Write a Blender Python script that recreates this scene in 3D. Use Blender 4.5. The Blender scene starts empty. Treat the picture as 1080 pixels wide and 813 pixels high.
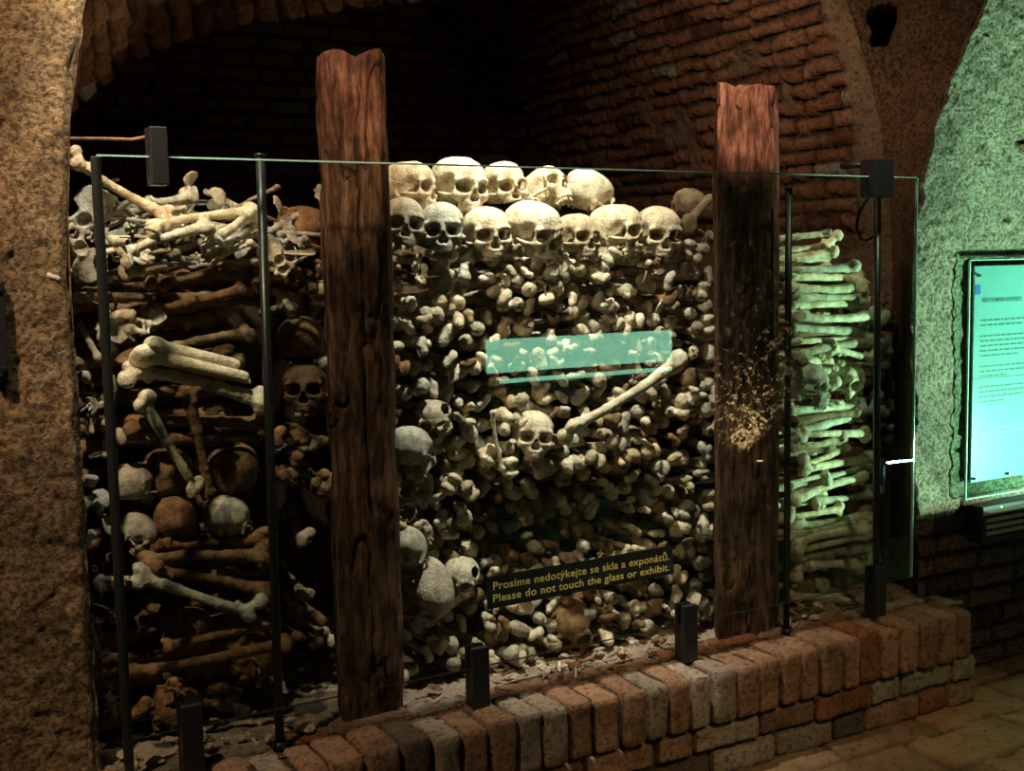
import bpy, math, random
import numpy as np
from mathutils import Vector, Matrix, Euler
random.seed(7); rng = np.random.default_rng(7)
sc = bpy.context.scene
C = sc.collection
PI = math.pi

# ------------------------------------------------------------------ camera
F_PX = 1241.0
CAM = np.array([-0.535, -2.862, 1.5845])
YAW, PITCH, ROLL = 0.5157, -0.1008, -0.0204
def cam_axes():
    f = np.array([math.sin(YAW)*math.cos(PITCH), math.cos(YAW)*math.cos(PITCH), math.sin(PITCH)])
    r = np.array([math.cos(YAW), -math.sin(YAW), 0.0]); u = np.cross(r, f)
    return r*math.cos(ROLL)+u*math.sin(ROLL), -r*math.sin(ROLL)+u*math.cos(ROLL), f
RX, UX, FX = cam_axes()
def at(px, py, Y=None, Z=None):
    d = FX + RX*(px-540)/F_PX + UX*(406.5-py)/F_PX
    t = (Y-CAM[1])/d[1] if Y is not None else (Z-CAM[2])/d[2]
    return Vector(CAM+t*d)
cd = bpy.data.cameras.new('camera'); cam = bpy.data.objects.new('camera', cd); C.objects.link(cam)
cd.sensor_fit = 'HORIZONTAL'; cd.sensor_width = 36; cd.lens = F_PX*36/1080; cd.clip_start = .05
cam.matrix_world = Matrix((( RX[0], UX[0], -FX[0], CAM[0]), (RX[1], UX[1], -FX[1], CAM[1]), (RX[2], UX[2], -FX[2], CAM[2]), (0,0,0,1)))
sc.camera = cam
sc.view_settings.view_transform = 'Standard'; sc.view_settings.look = 'None'
sc.view_settings.gamma = 1; sc.view_settings.use_curve_mapping = False
sc.view_settings.exposure = 0.0
w = bpy.data.worlds.new('world'); sc.world = w; w.use_nodes = True
w.node_tree.nodes['Background'].inputs[0].default_value = (.9, .75, .6, 1)
w.node_tree.nodes['Background'].inputs[1].default_value = 0.006

# ------------------------------------------------------------------ lamps of the vault
def spot(name, loc, target, power, color, angle, blend=.5, size=.04):
    l = bpy.data.lights.new(name, 'SPOT'); l.energy = power; l.color = color
    l.spot_size = math.radians(angle); l.spot_blend = blend; l.shadow_soft_size = size
    o = bpy.data.objects.new(name, l); C.objects.link(o)
    o.location = loc
    o.rotation_euler = (Vector(target)-Vector(loc)).to_track_quat('-Z', 'Y').to_euler()
    return o
WARM = (1.0, .91, .78); AMBER = (1.0, .66, .36); GREEN = (.50, 1.0, .66)
spot('key_lamp_bones', (1.25, -.05, 3.0), (1.40, .36, 1.55), 330, WARM, 52, .9)
spot('key_lamp_left', (.05, -.22, 2.75), (.18, .30, 1.62), 95, WARM, 46, .9)
spot('key_lamp_right', (2.35, -.45, 2.7), (2.45, .34, 1.5), 50, (.90, 1.0, .68), 40, .9)
spot('curb_lamp', (1.5, -2.2, 2.9), (2.05, -.3, .12), 105, AMBER, 44, 1.0)
spot('vault_lamp', (1.62, .20, 2.75), (2.95, .85, 1.95), 46, (1.0, .68, .46), 100, 1.0)
spot('band_lamp', (.95, -.7, 1.35), (.22, .55, 2.25), 26, (1.0, .74, .46), 40, .9)
spot('pillar_lamp', (-.85, -.75, 3.1), (-.35, .1, 2.1), 235, (1.0, .72, .50), 84, 1.0)
spot('post_lamp_left', (.35, -.9, 2.9), (.64, .15, 2.16), 85, (1.0, .60, .40), 21, .3)
spot('post_lamp_right', (1.65, -.9, 2.9), (1.99, .15, 2.17), 230, (1.0, .64, .47), 23, .3)
GL = (4.05, -1.10, .665)
spot('green_lamp', GL, (GL[0]-.55, GL[1]+.80, GL[2]+.50), 720, GREEN, 120, .15, .006)

# ------------------------------------------------------------------ materials
def mat(name):
    m = bpy.data.materials.new(name); m.use_nodes = True
    nt = m.node_tree; return m, nt, nt.nodes['Principled BSDF']
def N(nt, t, **kw):
    n = nt.nodes.new(t)
    for k, v in kw.items():
        if k in n.inputs.keys(): n.inputs[k].default_value = v
        else: setattr(n, k, v)
    return n
def ramp(nt, src, stops):
    r = nt.nodes.new('ShaderNodeValToRGB'); e = r.color_ramp.elements
    while len(e) < len(stops): e.new(.5)
    for i, (p, c) in enumerate(stops): e[i].position = p; e[i].color = (*c, 1)
    nt.links.new(src, r.inputs[0]); return r
def mixc(nt, fac, a, b, mode='MIX'):
    m = nt.nodes.new('ShaderNodeMix'); m.data_type = 'RGBA'; m.blend_type = mode
    for s, v in ((0, fac), (6, a), (7, b)):
        if isinstance(v, bpy.types.NodeSocket): nt.links.new(v, m.inputs[s])
        elif s == 0: m.inputs[0].default_value = v
        else: m.inputs[s].default_value = (*v, 1)
    return m.outputs[2]
def noise(nt, scale, detail=4, rough=.6, coord='Object', stretch=None):
    tc = nt.nodes.new('ShaderNodeTexCoord'); src = tc.outputs[coord]
    if stretch:
        mp = nt.nodes.new('ShaderNodeMapping'); mp.inputs['Scale'].default_value = stretch
        nt.links.new(src, mp.inputs[0]); src = mp.outputs[0]
    n = N(nt, 'ShaderNodeTexNoise', Scale=scale, Detail=detail, Roughness=rough)
    nt.links.new(src, n.inputs['Vector']); return n.outputs[0]
def bump(nt, b, h, strength, dist):
    n = N(nt, 'ShaderNodeBump', Strength=strength, Distance=dist)
    nt.links.new(h, n.inputs['Height']); nt.links.new(n.outputs[0], b.inputs['Normal'])
    return n
def bone_mat(name, a, bcol, c, rough=.62):
    m, nt, b = mat(name)
    oi = nt.nodes.new('ShaderNodeObjectInfo')
    n1 = noise(nt, 22, 5, .65)
    col = ramp(nt, n1, [(.32, c), (.45, bcol), (.58, a)]).outputs[0]
    hue = ramp(nt, oi.outputs['Random'], [(0, (.62, .56, .46)), (.4, (1, .96, .88)), (.75, (.92, .97, .95)), (1, (.9, .78, .6))]).outputs[0]
    col = mixc(nt, 1.0, col, hue, 'MULTIPLY')
    n2 = noise(nt, 160, 3, .7)
    spk = ramp(nt, n2, [(.36, (.55, .45, .34)), (.48, (1, 1, 1))]).outputs[0]
    col = mixc(nt, .7, col, spk, 'MULTIPLY')
    nt.links.new(col, b.inputs['Base Color'])
    b.inputs['Roughness'].default_value = rough
    b.inputs['Specular IOR Level'].default_value = .3
    bump(nt, b, n2, .9, .006)
    return m
M_PALE = bone_mat('bone_pale', (.84, .77, .60), (.66, .57, .41), (.34, .25, .15))
M_GREY = bone_mat('bone_grey', (.62, .58, .47), (.45, .41, .32), (.22, .18, .13))
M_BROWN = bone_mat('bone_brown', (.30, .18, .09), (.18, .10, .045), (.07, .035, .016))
M_TOOTH, nt, b = mat('tooth'); b.inputs['Base Color'].default_value = (.42, .33, .20, 1); b.inputs['Roughness'].default_value = .4

def attr_mat(name, rough=.9, bscale=60, bstr=.6, bdist=.012, spk=(.33, .46)):
    m, nt, b = mat(name)
    a = N(nt, 'ShaderNodeAttribute', attribute_name='col')
    n1 = noise(nt, bscale, 6, .7); n2 = noise(nt, bscale*.17, 5, .65)
    g = ramp(nt, n2, [(.30, (.50, .46, .42)), (.55, (1, 1, 1)), (.72, (1.0, .95, .86))]).outputs[0]
    col = mixc(nt, .85, a.outputs[0], g, 'MULTIPLY')
    p = ramp(nt, n1, [(spk[0], (.20, .16, .13)), (spk[1], (1, 1, 1))]).outputs[0]
    col = mixc(nt, .8, col, p, 'MULTIPLY')
    nt.links.new(col, b.inputs['Base Color']); b.inputs['Roughness'].default_value = rough
    b.inputs['Specular IOR Level'].default_value = .15
    bump(nt, b, n1, bstr, bdist); return m
M_BRICK = attr_mat('brick', bscale=60, bstr=1.0, bdist=.02, spk=(.36, .50))
M_PLASTER = attr_mat('plaster', bscale=75, bstr=1.0, bdist=.05, spk=(.42, .54))
M_STONE = attr_mat('stone_floor', rough=.7, bscale=30, bstr=.5)
M_EARTH = attr_mat('earth', bscale=70, bstr=1.0)

def wood_mat():
    m, nt, b = mat('old_oak')
    n1 = noise(nt, 9, 8, .7, stretch=(6, 6, 1.1)); n2 = noise(nt, 5, 5, .6)
    col = ramp(nt, n1, [(.36, (.030, .014, .008)), (.48, (.15, .068, .036)), (.60, (.32, .165, .10)), (.74, (.46, .28, .19))]).outputs[0]
    dk = ramp(nt, n2, [(.38, (.28, .24, .22)), (.58, (1, 1, 1))]).outputs[0]
    col = mixc(nt, .8, col, dk, 'MULTIPLY')
    nt.links.new(col, b.inputs['Base Color']); b.inputs['Roughness'].default_value = .8
    b.inputs['Specular IOR Level'].default_value = .2
    n3 = noise(nt, 14, 8, .75, stretch=(6, 6, .9))
    bump(nt, b, n3, 1.0, .02); return m
M_WOOD = wood_mat()
M_BLACK, nt, b = mat('black_steel'); b.inputs['Base Color'].default_value = (.012, .012, .012, 1); b.inputs['Roughness'].default_value = .45
nn = noise(nt, 80, 2); bump(nt, b, nn, .1, .002)
M_STEEL, nt, b = mat('dark_steel_rod'); b.inputs['Base Color'].default_value = (.06, .065, .06, 1); b.inputs['Roughness'].default_value = .35; b.inputs['Metallic'].default_value = .7
nn = noise(nt, 60, 3); bump(nt, b, nn, .15, .002)
M_RUST, nt, b = mat('rusty_iron'); nn = noise(nt, 40, 4)
nt.links.new(ramp(nt, nn, [(.3, (.10, .045, .02)), (.7, (.32, .14, .06))]).outputs[0], b.inputs['Base Color']); b.inputs['Roughness'].default_value = .7

def glass_mat(name, tint, k=2.0):
    m = bpy.data.materials.new(name); m.use_nodes = True; nt = m.node_tree
    nt.nodes.remove(nt.nodes['Principled BSDF']); out = nt.nodes['Material Output']
    tr = N(nt, 'ShaderNodeBsdfTransparent'); tr.inputs[0].default_value = (*tint, 1)
    gl = N(nt, 'ShaderNodeBsdfGlossy'); gl.inputs['Roughness'].default_value = .012; gl.inputs[0].default_value = (.93, 1, .97, 1)
    fr = N(nt, 'ShaderNodeFresnel', IOR=1.5); geo = nt.nodes.new('ShaderNodeNewGeometry')
    m1 = N(nt, 'ShaderNodeMath', operation='MULTIPLY'); m1.inputs[1].default_value = k
    m2 = N(nt, 'ShaderNodeMath', operation='SUBTRACT'); m2.inputs[0].default_value = 1
    m3 = N(nt, 'ShaderNodeMath', operation='MULTIPLY', use_clamp=True)
    nt.links.new(fr.outputs[0], m1.inputs[0]); nt.links.new(geo.outputs['Backfacing'], m2.inputs[1])
    nt.links.new(m1.outputs[0], m3.inputs[0]); nt.links.new(m2.outputs[0], m3.inputs[1])
    mx = nt.nodes.new('ShaderNodeMixShader')
    nt.links.new(m3.outputs[0], mx.inputs[0]); nt.links.new(tr.outputs[0], mx.inputs[1]); nt.links.new(gl.outputs[0], mx.inputs[2])
    nt.links.new(mx.outputs[0], out.inputs[0]); return m
M_GLASS = glass_mat('pane_glass', (.93, .965, .945))
M_GEDGE, nt, b = mat('glass_edge'); b.inputs['Base Color'].default_value = (.34, .60, .50, 1); b.inputs['Roughness'].default_value = .15
nn = noise(nt, 50, 2); bump(nt, b, nn, .1, .002)
def emis(name, col, s):
    m, nt, b = mat(name); b.inputs['Base Color'].default_value = (*col, 1)
    b.inputs['Emission Color'].default_value = (*col, 1)
    n1 = noise(nt, 3, 2); r = ramp(nt, n1, [(0, (s*.9,)*3), (1, (s*1.1,)*3)])
    nt.links.new(r.outputs[0], b.inputs['Emission Strength']); return m
M_LED = emis('green_led', (.25, 1, .1), 6)
M_TUBE = emis('cyan_tube', (.35, .95, 1), 90)
M_LIGHTBOX = emis('backlit_acrylic', (.36, .86, .56), 5.6)
M_TEXT, nt, b = mat('yellow_lettering'); b.inputs['Base Color'].default_value = (1.0, .93, .28, 1); b.inputs['Emission Color'].default_value = (.85, .80, .22, 1); b.inputs['Emission Strength'].default_value = 0.0
M_INK, nt, b = mat('dark_ink'); b.inputs['Base Color'].default_value = (.03, .09, .10, 1)
M_BLUE, nt, b = mat('blue_print'); b.inputs['Base Color'].default_value = (.03, .10, .42, 1)
M_BOARD, nt, b = mat('white_acrylic'); b.inputs['Base Color'].default_value = (.70, .88, .84, 1); b.inputs['Roughness'].default_value = .35
nn = noise(nt, 4, 2); nt.links.new(ramp(nt, nn, [(0, (.18, .32, .36)), (1, (.21, .35, .39))]).outputs[0], b.inputs['Base Color'])
M_GRILLE, nt, b = mat('beige_grille'); b.inputs['Base Color'].default_value = (.42, .30, .17, 1)
M_CHROME, nt, b = mat('screw_steel'); b.inputs['Base Color'].default_value = (.3, .3, .3, 1); b.inputs['Metallic'].default_value = 1; b.inputs['Roughness'].default_value = .3

# ------------------------------------------------------------------ numeric helpers
def vnoise(P, scale, seed=0):
    """value noise in [-1,1] at points P (...,3)"""
    q = np.asarray(P)*scale + seed*17.31 + 1000.0
    i = np.floor(q).astype(np.int64); f = q-i; f = f*f*(3-2*f)
    def h(ix, iy, iz):
        n = (ix*73856093) ^ (iy*19349663) ^ (iz*83492791) ^ (seed*2654435)
        n = (n ^ (n >> 13))*1274126177 & 0x7fffffff
        n = (n ^ (n >> 16)) & 0xffff
        return n/32767.5-1
    r = 0
    for dx in (0, 1):
        for dy in (0, 1):
            for dz in (0, 1):
                wt = (f[..., 0] if dx else 1-f[..., 0])*(f[..., 1] if dy else 1-f[..., 1])*(f[..., 2] if dz else 1-f[..., 2])
                r = r+wt*h(i[..., 0]+dx, i[..., 1]+dy, i[..., 2]+dz)
    return r
def fbm(P, scale, octv=4, seed=0, gain=.5):
    s, a, t = 0, 1, 0
    for k in range(octv):
        s = s+a*vnoise(P, scale*2**k, seed+k); t += a; a *= gain
    return s/t
def mesh_np(name, V, Fq, mats, smooth=True, col=None):
    me = bpy.data.meshes.new(name)
    me.from_pydata([tuple(v) for v in V], [], [tuple(int(i) for i in f) for f in Fq])
    for m in (mats if isinstance(mats, (list, tuple)) else [mats]): me.materials.append(m)
    if smooth: me.polygons.foreach_set('use_smooth', [True]*len(me.polygons))
    if col is not None:
        a = me.color_attributes.new('col', 'FLOAT_COLOR', 'POINT')
        c4 = np.ones((len(V), 4), np.float32); c4[:, :3] = col
        a.data.foreach_set('color', c4.ravel())
    me.update(); return me
def ob(name, me, parent=None, loc=None):
    o = bpy.data.objects.new(name, me); C.objects.link(o)
    if parent: o.parent = parent
    if loc is not None: o.location = loc
    return o
def thing(o, label, cat, group=None):
    o['label'] = label; o['category'] = cat
    if group: o['group'] = group
    return o
def struct(o): o['kind'] = 'structure'; return o
def empty(name, loc=(0, 0, 0)):
    o = bpy.data.objects.new(name, None); C.objects.link(o); o.location = loc; o.empty_display_size = .05; return o

# implicit shapes in centimetres -> smooth meshes in metres (naive surface nets)
def sph(P, c, r): return np.linalg.norm(P-np.array(c), axis=-1)-r
def ell(P, c, r):
    r = np.array(r, float); q = (P-np.array(c))
    k0 = np.linalg.norm(q/r, axis=-1); k1 = np.linalg.norm(q/(r*r), axis=-1)+1e-9
    return k0*(k0-1)/k1
def sell(P, c, r, p=3.0):
    r = np.array(r, float); q = np.abs((P-np.array(c))/r)
    return ((q**p).sum(-1)**(1/p)-1)*r.min()
def cap(P, a, b2, ra, rb=None):
    rb = ra if rb is None else rb
    a = np.array(a, float); b2 = np.array(b2, float); ab = b2-a
    h = np.clip(((P-a)@ab)/(ab@ab), 0, 1)
    return np.linalg.norm(P-a-h[..., None]*ab, axis=-1)-(ra+(rb-ra)*h)
def smin(a, b2, k):
    h = np.maximum(k-np.abs(a-b2), 0)/k; return np.minimum(a, b2)-h*h*k*.25
def smax(a, b2, k): return -smin(-a, -b2, k)
def U(k, *fs):
    r = fs[0]
    for f in fs[1:]: r = smin(r, f, k)
    return r
def nets(fn, lo, hi, h):
    lo = np.array(lo, float); n = np.ceil((np.array(hi)-lo)/h).astype(int)+1
    g = [lo[i]+h*np.arange(n[i]) for i in range(3)]
    P = np.stack(np.meshgrid(*g, indexing='ij'), -1)
    D = fn(P); S = D < 0
    cs = [(i, j, k) for i in (0, 1) for j in (0, 1) for k in (0, 1)]
    sl = lambda A, c: A[c[0]:A.shape[0]-1+c[0], c[1]:A.shape[1]-1+c[1], c[2]:A.shape[2]-1+c[2]]
    acc = np.zeros(tuple(n-1)+(3,)); cnt = np.zeros(tuple(n-1))
    for a in cs:
        for ax in range(3):
            if a[ax]: continue
            b2 = list(a); b2[ax] = 1
            da, db = sl(D, a), sl(D, b2); m = (da < 0) != (db < 0)
            t = np.where(m, da/np.where(m, da-db, 1), 0)
            for q in range(3):
                acc[..., q] += np.where(m, a[q]+(t if q == ax else 0), 0)
            cnt += m
    act = cnt > 0
    idx = -np.ones(act.shape, int); idx[act] = np.arange(act.sum())
    cell = np.stack(np.nonzero(act), -1)
    V = (lo+h*(cell+acc[act]/cnt[act][:, None]))
    Fs = []
    for ax in range(3):
        u, v = [(1, 2), (2, 0), (0, 1)][ax]
        s0 = [slice(None)]*3; s1 = [slice(None)]*3; s0[ax] = slice(0, -1); s1[ax] = slice(1, None)
        A, B = S[tuple(s0)], S[tuple(s1)]
        e = np.stack(np.nonzero(A != B), -1)
        e = e[(e[:, u] > 0) & (e[:, v] > 0) & (e[:, u] < n[u]-1) & (e[:, v] < n[v]-1)]
        inside = A[tuple(e.T)]
        def id_(du, dv):
            q = e.copy(); q[:, u] -= du; q[:, v] -= dv; return idx[tuple(q.T)]
        q4 = np.stack([id_(1, 1), id_(0, 1), id_(0, 0), id_(1, 0)], -1)
        q4[~inside] = q4[~inside][:, ::-1]
        Fs.append(q4)
    Fq = np.concatenate(Fs); Fq = Fq[(Fq >= 0).all(1)]
    return V*.01, Fq

def skull_fn(kind):
    sd = {'a': 1, 'b': 2, 'c': 3, 'd': 4}[kind]
    wx = {'a': 1.0, 'b': 1.05, 'c': .95, 'd': 1.0}[kind]
    def fn(P0):
        P = P0.copy(); P[..., 0] = np.abs(P[..., 0])/wx
        Q = P0
        d = ell(P, (0, 1.6, 4.3), (6.8, 8.6, 5.9))
        d = smin(d, ell(P, (0, -2.2, 4.6), (5.5, 5.5, 5.0)), 1.5)
        d = smin(d, ell(P, (0, 2.6, .6), (5.8, 6.4, 3.4)), 2.5)
        # temporal hollow behind the eye
        d = smax(d, -ell(P, (7.1, -4.4, 1.6), (2.3, 3.2, 3.3)), 1.6)
        # brow and face mass
        d = smin(d, cap(P, (1.2, -7.3, 3.6), (4.7, -6.0, 3.5), .75, .7), 1.2)
        d = smin(d, ell(P, (0, -5.3, .6), (3.4, 2.6, 3.6)), 1.2)
        d = smin(d, ell(P, (0, -5.6, -2.6), (2.9, 2.7, 2.4)), 1.0)
        d = smin(d, ell(P, (4.4, -5.5, -.7), (1.5, 1.5, 1.4)), 1.2)
        d = smin(d, cap(P, (4.9, -5.7, 3.3), (5.0, -5.5, -.4), .55, .6), .6)
        d = smin(d, cap(P, (1.5, -6.9, -.4), (4.4, -6.2, -.5), .5, .6), .7)
        d = smin(d, cap(P, (3.9, -5.6, -1.6), (2.6, -5.2, -3.6), .8, .8), .9)
        d = smin(d, cap(P, (0, -7.3, 3.4), (0, -8.3, .9), .65, .45), .7)
        # cheek arch
        arch = np.minimum(cap(P, (5.2, -5.0, -.8), (6.6, -2.6, -.5), .5), cap(P, (6.6, -2.6, -.5), (6.5, .4, -.1), .45))
        d = smin(d, arch, .5)
        d = smin(d, cap(P, (5.2, 1.8, -.3), (4.9, 1.2, -2.4), 1.3, .7), .8)
        # tooth-bearing arch
        a = np.arctan2(P[..., 0], -(P[..., 1]+4.6)); rr = np.hypot(P[..., 0], (P[..., 1]+4.6)*.85)
        arc = np.sqrt((rr-2.35)**2+((P[..., 2]+4.3)/1.3)**2)-.55
        arc = np.maximum(arc, P[..., 1]+2.2)
        if kind != 'c': d = smin(d, arc, .6)
        # openings
        orb = sell(P, (3.05, -7.6, 1.65), (2.12, 4.6, 1.82), 2.5)
        orb = np.maximum(orb, P[..., 1]+1.0)
        d = smax(d, -orb, .45)
        d = smax(d, -ell(P, (2.2, -4.0, 1.5), (1.5, 2.6, 1.2)), .5)
        nz = U(.4, ell(P, (.6, -8.3, -1.5), (.95, 4.2, 1.1)), ell(P, (0, -8.6, -.2), (.7, 3.2, 1.5)))
        d = smax(d, -nz, .3)
        d = smax(d, -ell(P, (0, -4.6, -5.2), (1.8, 2.5, 1.5)), .4)
        d = smax(d, -ell(P, (4.6, -3.2, -2.0), (1.5, 2.4, 2.8)), .5)
        d = smax(d, -sph(P, (0, 3.6, -2.9), 1.6), .5)
        d = smax(d, -sph(P, (6.2, .9, -.1), .45), .2)
        if kind == 'c':
            d = smax(d, -ell(Q, (1.0, -6.0, -4.6), (4.5, 4.0, 1.8)), .5)
        if kind == 'd':   # broken side wall and crown crack
            n = vnoise(Q, .5, 5)*1.2
            hole = ell(Q, (4.6, -3.8, 7.6), (2.6, 2.8, 2.4))+n
            inner = ell(P, (0, 1.6, 4.3), (6.2, 8.0, 5.3))
            d = smax(d, -inner, .2); d = smax(d, -hole, .2)
        d = d+.10*vnoise(Q, .55, sd)+.05*vnoise(Q, 1.5, sd+3)
        # cranial seam
        seam = np.abs(Q[..., 1]-.5+.35*np.sin(Q[..., 0]*3.0)+.3*vnoise(Q, 1.2, 9))
        d = d+.10*np.exp(-(seam/.18)**2)*(Q[..., 2] > 5)
        return d
    return fn
def center(V, c): return V-np.array(c)*.01
def sdf_mesh(name, fn, lo, hi, h, m, c=(0, 0, 0)):
    V, Fq = nets(fn, lo, hi, h); return mesh_np(name, center(V, c), Fq, m)
SK = {}
SKC = (0, .6, 2.6)
for k in 'abcd':
    SK[k] = sdf_mesh('cranium_'+k, skull_fn(k), (-8.6, -10, -7), (8.6, 11.5, 12.4), .27, M_PALE, SKC)
def teeth_fn(P):
    d = 9+0*P[..., 0]
    for s in (-1, 1):
        for i, (tx, ty, r) in enumerate(((.42, -7.05, .42), (1.2, -6.85, .38), (1.85, -6.35, .4), (2.3, -5.6, .4), (2.5, -4.8, .42), (2.6, -3.8, .5))):
            if s == 1 and i == 2 or s == -1 and i == 0: continue
            d = np.minimum(d, ell(P, (s*tx, ty, -5.6), (r, r*.8, .75)))
    return d
TEETH = sdf_mesh('teeth', teeth_fn, (-3.6, -8.2, -6.8), (3.6, -2.6, -4.4), .16, M_TOOTH, SKC)

def femur(P):
    d = U(1.0, cap(P, (.3, 5, 0), (-.3, 15, .7), 1.5, 1.3), cap(P, (-.3, 15, .7), (0, 28, .6), 1.3, 1.35), cap(P, (0, 28, .6), (.1, 38, 0), 1.35, 2.0))
    d = U(1.2, d, cap(P, (3.4, 2.6, .2), (.4, 5.6, 0), 1.5, 1.6), ell(P, (-.9, 4.0, -.2), (1.7, 2.7, 1.8)), sph(P, (1.1, 8.6, -1.0), .9))
    d = smin(d, sph(P, (3.9, 2.2, .3), 2.35), .45)
    d = U(1.3, d, ell(P, (2.0, 41, -.5), (1.75, 2.5, 2.8)), ell(P, (-2.0, 41, -.5), (1.75, 2.5, 2.8)), ell(P, (0, 39.6, .6), (2.8, 2.6, 1.6)))
    d = smax(d, -cap(P, (0, 41.0, -4.2), (0, 44.5, -1.0), 1.1, .8), .8)
    return d+(.35+.65*np.clip(np.abs(P[..., 1]-21)/9-1, 0, 1))*(.24*vnoise(P, .7, 3)+.20*vnoise(P, 1.4, 4))
def tibia(P):
    d = U(1.2, cap(P, (.2, 3, -.4), (0, 14, .3), 2.0, 1.35), cap(P, (0, 14, .3), (0, 27, 0), 1.35, 1.1), cap(P, (0, 27, 0), (.2, 34, 0), 1.15, 1.7))
    d = U(1.0, d, ell(P, (1.9, 1.5, 0), (2.1, 1.5, 2.2)), ell(P, (-1.9, 1.5, 0), (2.1, 1.5, 2.2)), ell(P, (0, 3.4, 2.0), (1.0, 1.8, .9)), ell(P, (.2, 35, 0), (2.2, 1.7, 1.9)), ell(P, (1.9, 36, 0), (.8, 1.4, 1.0)))
    d = smax(d, -ell(P, (1.8, -.5, 0), (1.3, .9, 1.4)), .4); d = smax(d, -ell(P, (-1.8, -.5, 0), (1.3, .9, 1.4)), .4)
    return d+(.35+.65*np.clip(np.abs(P[..., 1]-18)/8-1, 0, 1))*(.26*vnoise(P, .7, 13)+.20*vnoise(P, 1.4, 14))
def humerus(P):
    d = U(1.0, cap(P, (0, 4, 0), (0, 15, .2), 1.5, 1.05), cap(P, (0, 15, .2), (0, 26, 0), 1.05, 1.15))
    d = U(.9, d, sph(P, (1.0, 2.3, -.5), 2.15), ell(P, (-1.5, 2.9, .4), (1.2, 1.8, 1.3)))
    d = U(1.2, d, ell(P, (0, 29, 0), (2.9, 1.5, .95)), cap(P, (-1.9, 30.4, .3), (1.8, 30.4, .3), 1.0, 1.25), sph(P, (2.6, 29, -.1), .8))
    d = smax(d, -ell(P, (.2, 28.6, -1.3), (1.0, 1.0, .8)), .4)
    return d+(.35+.65*np.clip(np.abs(P[..., 1]-15)/7-1, 0, 1))*(.22*vnoise(P, .7, 23)+.18*vnoise(P, 1.4, 24))
def forearm(P):
    d = U(.8, cap(P, (0, 1.5, 0), (.5, 10, .3), .8, .7), cap(P, (.5, 10, .3), (0, 22, 0), .7, .9), sph(P, (0, 1.2, 0), 1.15), ell(P, (0, 23.5, 0), (1.7, 1.3, 1.1)), sph(P, (.6, 4, .4), .9))
    return d+.06*vnoise(P, .8, 33)
def broken(P):
    d = U(1.2, cap(P, (0, 4, 0), (0, 24, .5), 1.7, 1.35), ell(P, (0, 2.4, 0), (3.0, 2.4, 2.2)), sph(P, (2.1, 1.8, .3), 1.9))
    d = smax(d, P[..., 1]-22-.9*vnoise(P, .9, 41)-P[..., 0]*.8, .2)
    d = smax(d, -cap(P, (0, 14, .4), (0, 27, .4), .75), .2)
    return d+.10*vnoise(P, .7, 43)+.06*vnoise(P, 1.8, 44)
def rib(P):
    d = 9+0*P[..., 0]; pts = [(9*math.sin(t)*1.0, 9-9*math.cos(t), t*.7) for t in np.linspace(0, 2.5, 9)]
    for a, b2 in zip(pts, pts[1:]): d = smin(d, cap(P*np.array([1, 1, .6]), np.array(a)*[1, 1, .6], np.array(b2)*[1, 1, .6], .42), .2)
    return d
def vertebra(P):
    d = ell(P, (0, 0, 0), (2.2, 1.5, 1.5)); d = smax(d, np.abs(P[..., 2])-1.2, .3)
    Px = P.copy(); Px[..., 0] = np.abs(Px[..., 0])
    d = U(.4, d, cap(Px, (1.3, 1.2, .2), (1.6, 2.6, .2), .5), cap(Px, (1.6, 2.6, .2), (0, 3.4, .1), .5), cap(Px, (1.6, 2.5, .3), (3.5, 3.2, .5), .45, .35), cap(P, (0, 3.4, 0), (0, 5.6, -.9), .5, .4), cap(Px, (1.5, 2.6, 1.5), (1.5, 2.7, -1.4), .5))
    return d+.08*vnoise(P, 1.1, 50)
def hip(P):
    r = np.hypot(P[..., 0]-1, P[..., 2]-6.5)
    sheet = np.abs(P[..., 1]-.06*(P[..., 0]-1)**2+.03*(P[..., 2]-6)**2)-.45-.06*r*.6
    d = smax(sheet, ell(P, (1, 0, 6.5), (7.0, 6, 5.4))+.5*vnoise(P, .5, 60), .5)
    d = U(1.2, d, sph(P, (0, .5, 0), 3.0), cap(P, (0, .3, -1), (1.8, .3, -7), 1.5, 1.3), cap(P, (-1, .3, -.5), (-5.4, .6, -3), 1.0, .8), cap(P, (-5.4, .6, -3), (-4.0, .6, -6.8), .8, .7), cap(P, (1.8, .3, -7), (-4.0, .6, -6.8), .8, .7))
    d = smax(d, -sph(P, (-.2, -1.4, -.1), 2.5), .4)
    return d+.12*vnoise(P, .8, 61)
def heel(P):
    d = U(1.0, ell(P, (0, 1.5, 0), (1.7, 3.0, 1.7)), ell(P, (.5, -1.6, .5), (1.7, 1.7, 1.3)), sph(P, (-1.0, 0, 1.0), 1.1))
    return d+.14*vnoise(P, .8, 70)+.06*vnoise(P, 2, 71)
def shard(P):
    d = np.abs(ell(P, (0, 0, -3), (6, 6.5, 5)))-.28
    d = smax(d, ell(P, (.5, 0, 1.2), (3.6, 4.4, 2.4))+1.0*vnoise(P, .6, 80)+.5*vnoise(P, 1.3, 81), .2)
    return d
def splinter(P):
    d = smax(cap(P, (0, -5, 0), (.4, 5, .4), .9, .6), -cap(P, (.1, -7, .5), (.5, 7, .9), .65, .5), .2)
    return d+.15*vnoise(P, .9, 90)
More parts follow.
